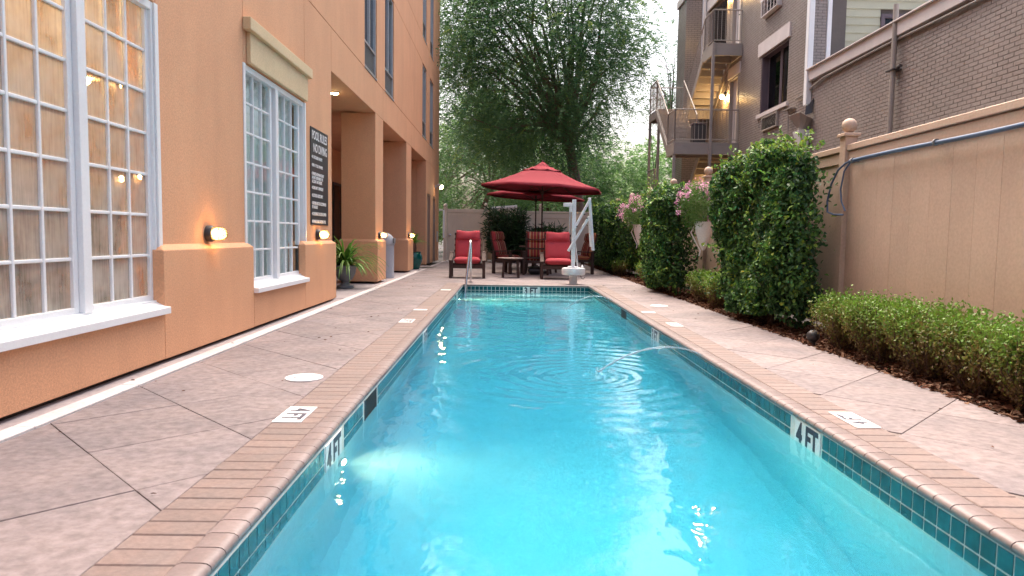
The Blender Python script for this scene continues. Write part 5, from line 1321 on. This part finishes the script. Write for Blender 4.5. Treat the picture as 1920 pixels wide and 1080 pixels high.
def boxwood(label, box, n, L, seed, brown=1.0):
    x0, x1, y0, y1, z0, z1 = box
    o = thing('boxwood_bush', label, 'bush', ((x0 + x1) / 2, (y0 + y1) / 2, 0), 'low boxwood bushes along the bed')
    rg = np.random.default_rng(seed); c = np.array([(x0 + x1) / 2, (y0 + y1) / 2]); 
    tw = MB(); P = []; T = []; D = []
    nb = 46
    per = n // nb
    for i in range(nb):
        # every branch fans up and out from the base
        a = rg.uniform(0, 6.28); r_ = math.sqrt(rg.uniform(0, 1)); k = 1 / max(abs(math.cos(a)), abs(math.sin(a))) ** .7
        tip = np.array([c[0] + (x1 - x0) / 2 * r_ * k * math.cos(a) * .98, c[1] + (y1 - y0) / 2 * r_ * k * math.sin(a) * .98, z1 * rg.uniform(.92, 1.03) - .03 * r_])
        bs_ = np.array([c[0] + .3 * (tip[0] - c[0]), c[1] + .35 * (tip[1] - c[1]), .0]); mid = bs_ * .45 + tip * .55 + np.array([.28 * (tip[0] - c[0]), .22 * (tip[1] - c[1]), -.02])
        tw.tube([tuple(bs_), tuple(mid), tuple(tip)], [.006, .004, .002], 4)
        s_ = rg.beta(2.3, 1.25, per)[:, None]
        q = (1 - s_) ** 2 * bs_ + 2 * s_ * (1 - s_) * mid + s_ ** 2 * tip + rg.normal(0, .034, (per, 3)) * (.7 + s_ * .6)
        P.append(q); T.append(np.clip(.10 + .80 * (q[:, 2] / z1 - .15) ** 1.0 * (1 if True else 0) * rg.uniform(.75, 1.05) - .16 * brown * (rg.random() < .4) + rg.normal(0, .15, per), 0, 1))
        D.append(unit(rg.normal(0, .8, (per, 3)) + np.array([0, 0, .7])))
    # a few sprigs above the clipped top
    for i in range(9):
        q = np.array([rg.uniform(x0 + .1, x1 - .05), rg.uniform(y0, y1), z1 - .02]); h = rg.uniform(.03, .12); m_ = 16
        s_ = rg.uniform(0, 1, (m_, 1)); P.append(q + s_ * np.array([.01, .01, h]) + rg.normal(0, .008, (m_, 3))); T.append(rg.uniform(.6, 1, m_)); D.append(unit(rg.normal(0, .8, (m_, 3)) + np.array([0, 0, .8])))
    P, T, D = np.concatenate(P), np.concatenate(T), np.concatenate(D); P[:, 2] = np.maximum(P[:, 2], .01)
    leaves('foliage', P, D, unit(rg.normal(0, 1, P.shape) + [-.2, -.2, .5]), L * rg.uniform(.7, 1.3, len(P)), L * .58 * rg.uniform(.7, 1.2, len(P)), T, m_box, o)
    tw.build('branches', m_twig, o, smooth=True); return o
yb = [6.75, 6.10, 5.48, 4.90, 4.34, 3.78, 3.22]
lbl = ['low boxwood bush beside the black ball light, at the far end of the near hedge', 'second low boxwood bush from the far end of the near hedge', 'third low boxwood bush from the far end of the near hedge',
       'low boxwood bush in the near hedge with tall loose sprigs on top', 'browning low boxwood bush, second from the near end of the hedge', 'low boxwood bush with bare brown foot at the right picture edge, nearest of the hedge', 'low boxwood bush just outside the right picture edge']
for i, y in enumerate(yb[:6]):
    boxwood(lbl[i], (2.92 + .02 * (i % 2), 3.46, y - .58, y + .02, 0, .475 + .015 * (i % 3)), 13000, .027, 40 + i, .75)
boxwood('bright green low bush between the two nearer climbing shrubs, farther of the pair', (2.98, 3.4, 10.75, 11.55, 0, .46), 7000, .034, 51, .3)
boxwood('bright green low bush touching the tallest climbing shrub, nearer of the pair', (2.95, 3.4, 9.95, 10.7, 0, .45), 7000, .034, 52, .3)
boxwood('small green low bush between the middle and the farthest climbing shrubs', (2.95, 3.4, 14.6, 15.9, 0, .45), 7000, .045, 53, .2)
boxwood('small dark low bush at the foot of the farthest climbing shrub by the pool lift', (2.88, 3.2, 18.0, 20.0, 0, .42), 5000, .055, 54, .2)

# pink flowers spilling from white wall pots
def basket(x, y, z, label, s, seed, n=1500):
    o = thing('flower_basket', label, 'flower basket', (x, y, z), 'pink flower baskets on the fence')
    k = s
    MB().lathe([(.02 * k, -.46 * k), (.07 * k, -.36 * k), (.13 * k, -.16 * k), (.155 * k, -.0), (.165 * k, .02), (.15 * k, .02), (.13 * k, -.05)], (x + .05, y, z), 20).build('pot', m_flowerpot, o, smooth=True)
    MB().tube([(x - .06, y + .10, z), (x - .13, y + .14, z - .16 * k), (x - .05, y + .08, z - .34 * k), (x + .0, y, z - .46 * k), (x - .02, y - .02, z - .55 * k)], .012, 6).build('bow', m_flowerpot, o, smooth=True)
    rg = np.random.default_rng(seed); m_ = n * 4
    def cloud(m2, r0):
        u = unit(rg.normal(0, 1, (m2, 3))) * (rg.uniform(r0, 1, m2) ** .5)[:, None]; return np.array([x - .02, y, z + .30 * k]) + u * np.array([.30, .38, .42]) * k + np.array([-.06, .05, 0]) * k
    p = cloud(m_, .1)
    leaves('foliage', p, unit(rg.normal(0, 1, (m_, 3)) + [0, 0, .3]), rg.normal(0, 1, (m_, 3)), .05 * rg.uniform(.7, 1.3, m_), .012, rg.uniform(0, 1, m_), m_flowerleaf, o)
    hd = cloud(46, .7); hd = hd[(hd[:, 2] > z + .0) & ((hd[:, 1] > y - .05 * k) | (hd[:, 2] > z + .35 * k))]
    q = np.concatenate([h + rg.normal(0, .035 * k, (26, 3)) for h in hd]); q[:, 0] -= .03
    leaves('blossom', q, rg.normal(0, 1, q.shape), rg.normal(0, 1, q.shape), .036, .030, rg.uniform(0, 1, len(q)), m_flower, o)
basket(3.27, 11.75, 1.27, 'pink flowers spilling from a white pot on the fence, beside the tallest climbing shrub', 1.0, 61)
basket(3.30, 17.6, 1.32, 'smaller pink flower cluster on the fence between the middle and farthest climbing shrubs', 1.05, 62, 1200)
# black ball light in the bed
bl = thing('ball_light', 'black ball shaped garden light at the near foot of the tallest climbing shrub', 'garden light', (3.0, 6.72, 0))
MB().ball((3.0, 6.72, .075), .062, 20).build('globe', m_dark, bl, smooth=True); MB().tube([(3.0, 6.72, -.03), (3.0, 6.72, .02)], .025, 10).build('stake', m_dark, bl)

# dark oleander-like plants before the back fence
def strappy(label, c, rad, h, n, L, seed):
    o = thing('leafy_shrub', label, 'shrub', (*c, 0)); rg = np.random.default_rng(seed); tw = MB(); P = []; D = []; T = []
    for i in range(n):
        a = rg.uniform(0, 6.28); r_ = math.sqrt(rg.random()); tip = np.array([c[0] + rad[0] * r_ * math.cos(a), c[1] + rad[1] * r_ * math.sin(a), h * rg.uniform(.35, 1.05)])
        bs_ = np.array([c[0] + .4 * (tip[0] - c[0]), c[1] + .4 * (tip[1] - c[1]), 0]); tw.tube([tuple(bs_), tuple(tip)], [.012, .004], 4)
        k = 30; s_ = rg.uniform(.35, 1.0, (k, 1)); q = bs_ + (tip - bs_) * s_
        dd = unit(rg.normal(0, 1, (k, 3)) * [1, 1, .6] + (tip - bs_) * .35 + [0, 0, -.15]); P.append(q + dd * L * .5); D.append(dd); T.append(np.clip(rg.normal(.38, .22, k) + .2 * (s_[:, 0] > .9), 0, 1))
    P, D, T = map(np.concatenate, (P, D, T)); P[:, 2] = np.maximum(P[:, 2], .02)
    leaves('foliage', P, D, unit(rg.normal(0, .6, P.shape) + [0, -.2, 1]), L * rg.uniform(.7, 1.2, len(P)), L * .14, T, m_ole, o, fold=True); tw.build('stems', m_twig, o)
strappy('dark long leaved shrub filling the corner between gate and back fence', (.0, 26.6), (.85, .55), 2.0, 170, .30, 71)
strappy('lower dark long leaved shrub along the back fence behind the umbrellas', (1.55, 26.8), (.75, .5), 1.45, 120, .28, 72)
strappy('low dark shrub at the right end of the back fence beside the pool lift arms', (2.3, 27.0), (.4, .35), .85, 40, .22, 73)

# ---- trees
def tree(label, base, cc, rad, ncl, ntw, nlf, leaf, m, seed, lean_pts, trunk_r, limbs, droop=.35, spread=.55, twl=(.5, .95), keep=None, hollow=.45, name='tree', tmean=.42, group=None, spray=None):
    o = thing(name, label, 'tree', base, group); rg = np.random.default_rng(seed); cc = np.array(cc, float); rad = np.array(rad, float)
    cl = []
    while len(cl) < ncl:
        u = unit(rg.normal(0, 1, 3)) * rg.uniform(hollow, 1) ** .6; p = cc + u * rad
        if keep is None or keep(p, rg): cl.append(p)
    cl = np.array(cl)
    tk = MB(); tk.tube([tuple(p) for p in lean_pts], list(np.linspace(trunk_r, trunk_r * .6, len(lean_pts))), 12); tk.build('trunk', m_bark, o, smooth=True)
    top = np.array(lean_pts[-1]); lb = MB()
    order = rg.permutation(ncl)[:limbs]
    for i in order:
        t = cl[i]; L = np.linalg.norm(t - top); m1 = top + (t - top) * .35 + np.array([0, 0, .16 * L]) + rg.normal(0, .05 * L, 3); m2 = top + (t - top) * .7 + np.array([0, 0, .10 * L]) + rg.normal(0, .05 * L, 3)
        r0 = trunk_r * rg.uniform(.16, .34); lb.tube([tuple(top), tuple(m1), tuple(m2), tuple(t)], [r0, r0 * .7, r0 * .4, r0 * .12], 6)
    lb.build('limbs', m_bark, o, smooth=True)
    ct = rg.normal(tmean, .12, ncl)
    n = ncl * ntw
    ci = np.repeat(np.arange(ncl), ntw)
    org = cl[ci] + rg.normal(0, spread, (n, 3)) * [1, 1, .7]
    out = unit(cl[ci] - cc); d = unit(out * .6 + rg.normal(0, .7, (n, 3)) + [0, 0, -.05]); ln = rg.uniform(*twl, n)
    s_ = (np.arange(nlf) + .5) / nlf
    q = org[:, None, :] + d[:, None, :] * (ln[:, None] * s_)[:, :, None]; q[:, :, 2] -= (droop * ln[:, None] * s_ ** 2)
    tang = unit(d[:, None, :] - np.array([0, 0, 1]) * (2 * droop * s_)[None, :, None])
    side = unit(np.cross(tang, np.array([0, 0, 1.0]))) * np.where(np.arange(nlf) % 2 == 0, 1, -1)[None, :, None]
    dd = unit(side + tang * .55 + rg.normal(0, .3, (n, nlf, 3))); q = q + dd * leaf[0] * .45
    P = q.reshape(-1, 3); Dv = dd.reshape(-1, 3); N_ = len(P)
    t = np.clip(np.repeat(ct[ci] + rg.normal(0, .10, n) + (rg.random(n) < .02) * .4, nlf) + rg.normal(0, .09, N_), 0, 1)
    if spray is not None: t = np.clip(t + spray(P), 0, 1)
    nr = unit(rg.normal(0, 1, (N_, 3)) + [0, -.5, .5])
    leaves('crown', P, Dv, nr, leaf[0] * rg.uniform(.7, 1.25, N_), leaf[1], t, m, o); return o
def keep_main(p, rg):
    x, z = p[0] * 30 / p[1], (p[2] - 1) * 30 / p[1] + 1
    if x < -3.3: return False
    low = 4.0 if x < .8 else 3.55
    if z < low: return False
    return x < np.interp(z, [3.5, 4.4, 6.6, 8.9, 11], [3.0, 3.4, 4.2, 5.4, 4.9])
tree('big feathery dark green tree rising behind the back fence over the red umbrellas', (3.25, 31.0, 0), (1.55, 30.6, 9.4), (5.2, 4.0, 6.4), 520, 25, 20, (.115, .042), m_tree, 81,
     [(3.3, 31, -.1), (3.2, 31, 1.5), (3.05, 30.9, 3.2), (2.7, 30.8, 5.0)], .34, 55, keep=keep_main, spread=.72, tmean=.5, hollow=.3)
tree('thin leafy branch tips of a tree hanging past the brick chimney block', (7.9, 31.5, 0), (6.4, 29.5, 8.2), (1.0, 1.2, 2.4), 26, 10, 16, (.11, .038), m_tree, 82, [(7.9, 31.5, 0), (7.6, 31, 4), (7.0, 30.3, 6.4)], .12, 14, spread=.35)
tree('pale green willowy tree just behind the gate at the end of the orange hotel', (-2.0, 37, 0), (-1.2, 37, 4.6), (3.0, 2.5, 3.9), 95, 18, 18, (.20, .055), m_bgtree, 83, [(-2.0, 37, 0), (-1.5, 37, 1.6), (-.9, 37, 3.4)], .2, 24, droop=.8, tmean=.5)
tree('pale green tree filling the gap behind the umbrellas', (2.5, 41, 0), (2.4, 40, 4.2), (3.2, 2.5, 3.8), 95, 18, 18, (.21, .06), m_bgtree, 84, [(2.5, 41, 0), (2.3, 40.6, 1.5), (2.4, 40, 3.0)], .2, 24, droop=.6, tmean=.45)
tree('hazy green tree low behind the right fence below the stair landing', (6.4, 40, 0), (6.4, 39.5, 3.0), (2.6, 2.2, 2.6), 80, 17, 18, (.20, .065), m_bgtree, 85, [(6.4, 40, 0), (6.4, 39.8, 1.2), (6.4, 39.5, 2.4)], .16, 20, droop=.5, tmean=.5)
tree('small yellow green tree seen between the stair columns', (9.4, 44, 0), (9.2, 43, 3.9), (1.9, 1.8, 2.6), 60, 16, 16, (.17, .08), m_bgtree, 86, [(9.4, 44, 0), (9.3, 43.6, 1.6), (9.2, 43, 2.8)], .14, 18, droop=.3, tmean=.75)
tree('dark tree far behind the hotel corner', (-5.5, 46, 0), (-3.6, 46, 6.5), (4.2, 3, 5.5), 90, 16, 16, (.20, .07), m_tree, 87, [(-5.5, 46, 0), (-5, 46, 2), (-4.2, 46, 4)], .3, 20, tmean=.5)
tree('broad green tree far behind the back fence', (4.6, 52, 0), (4.0, 52, 3.8), (6.0, 3, 3.4), 110, 16, 16, (.22, .08), m_bgtree, 88, [(4.6, 52, 0), (4.4, 52, 1.6), (4.0, 52, 3)], .3, 20, tmean=.35)
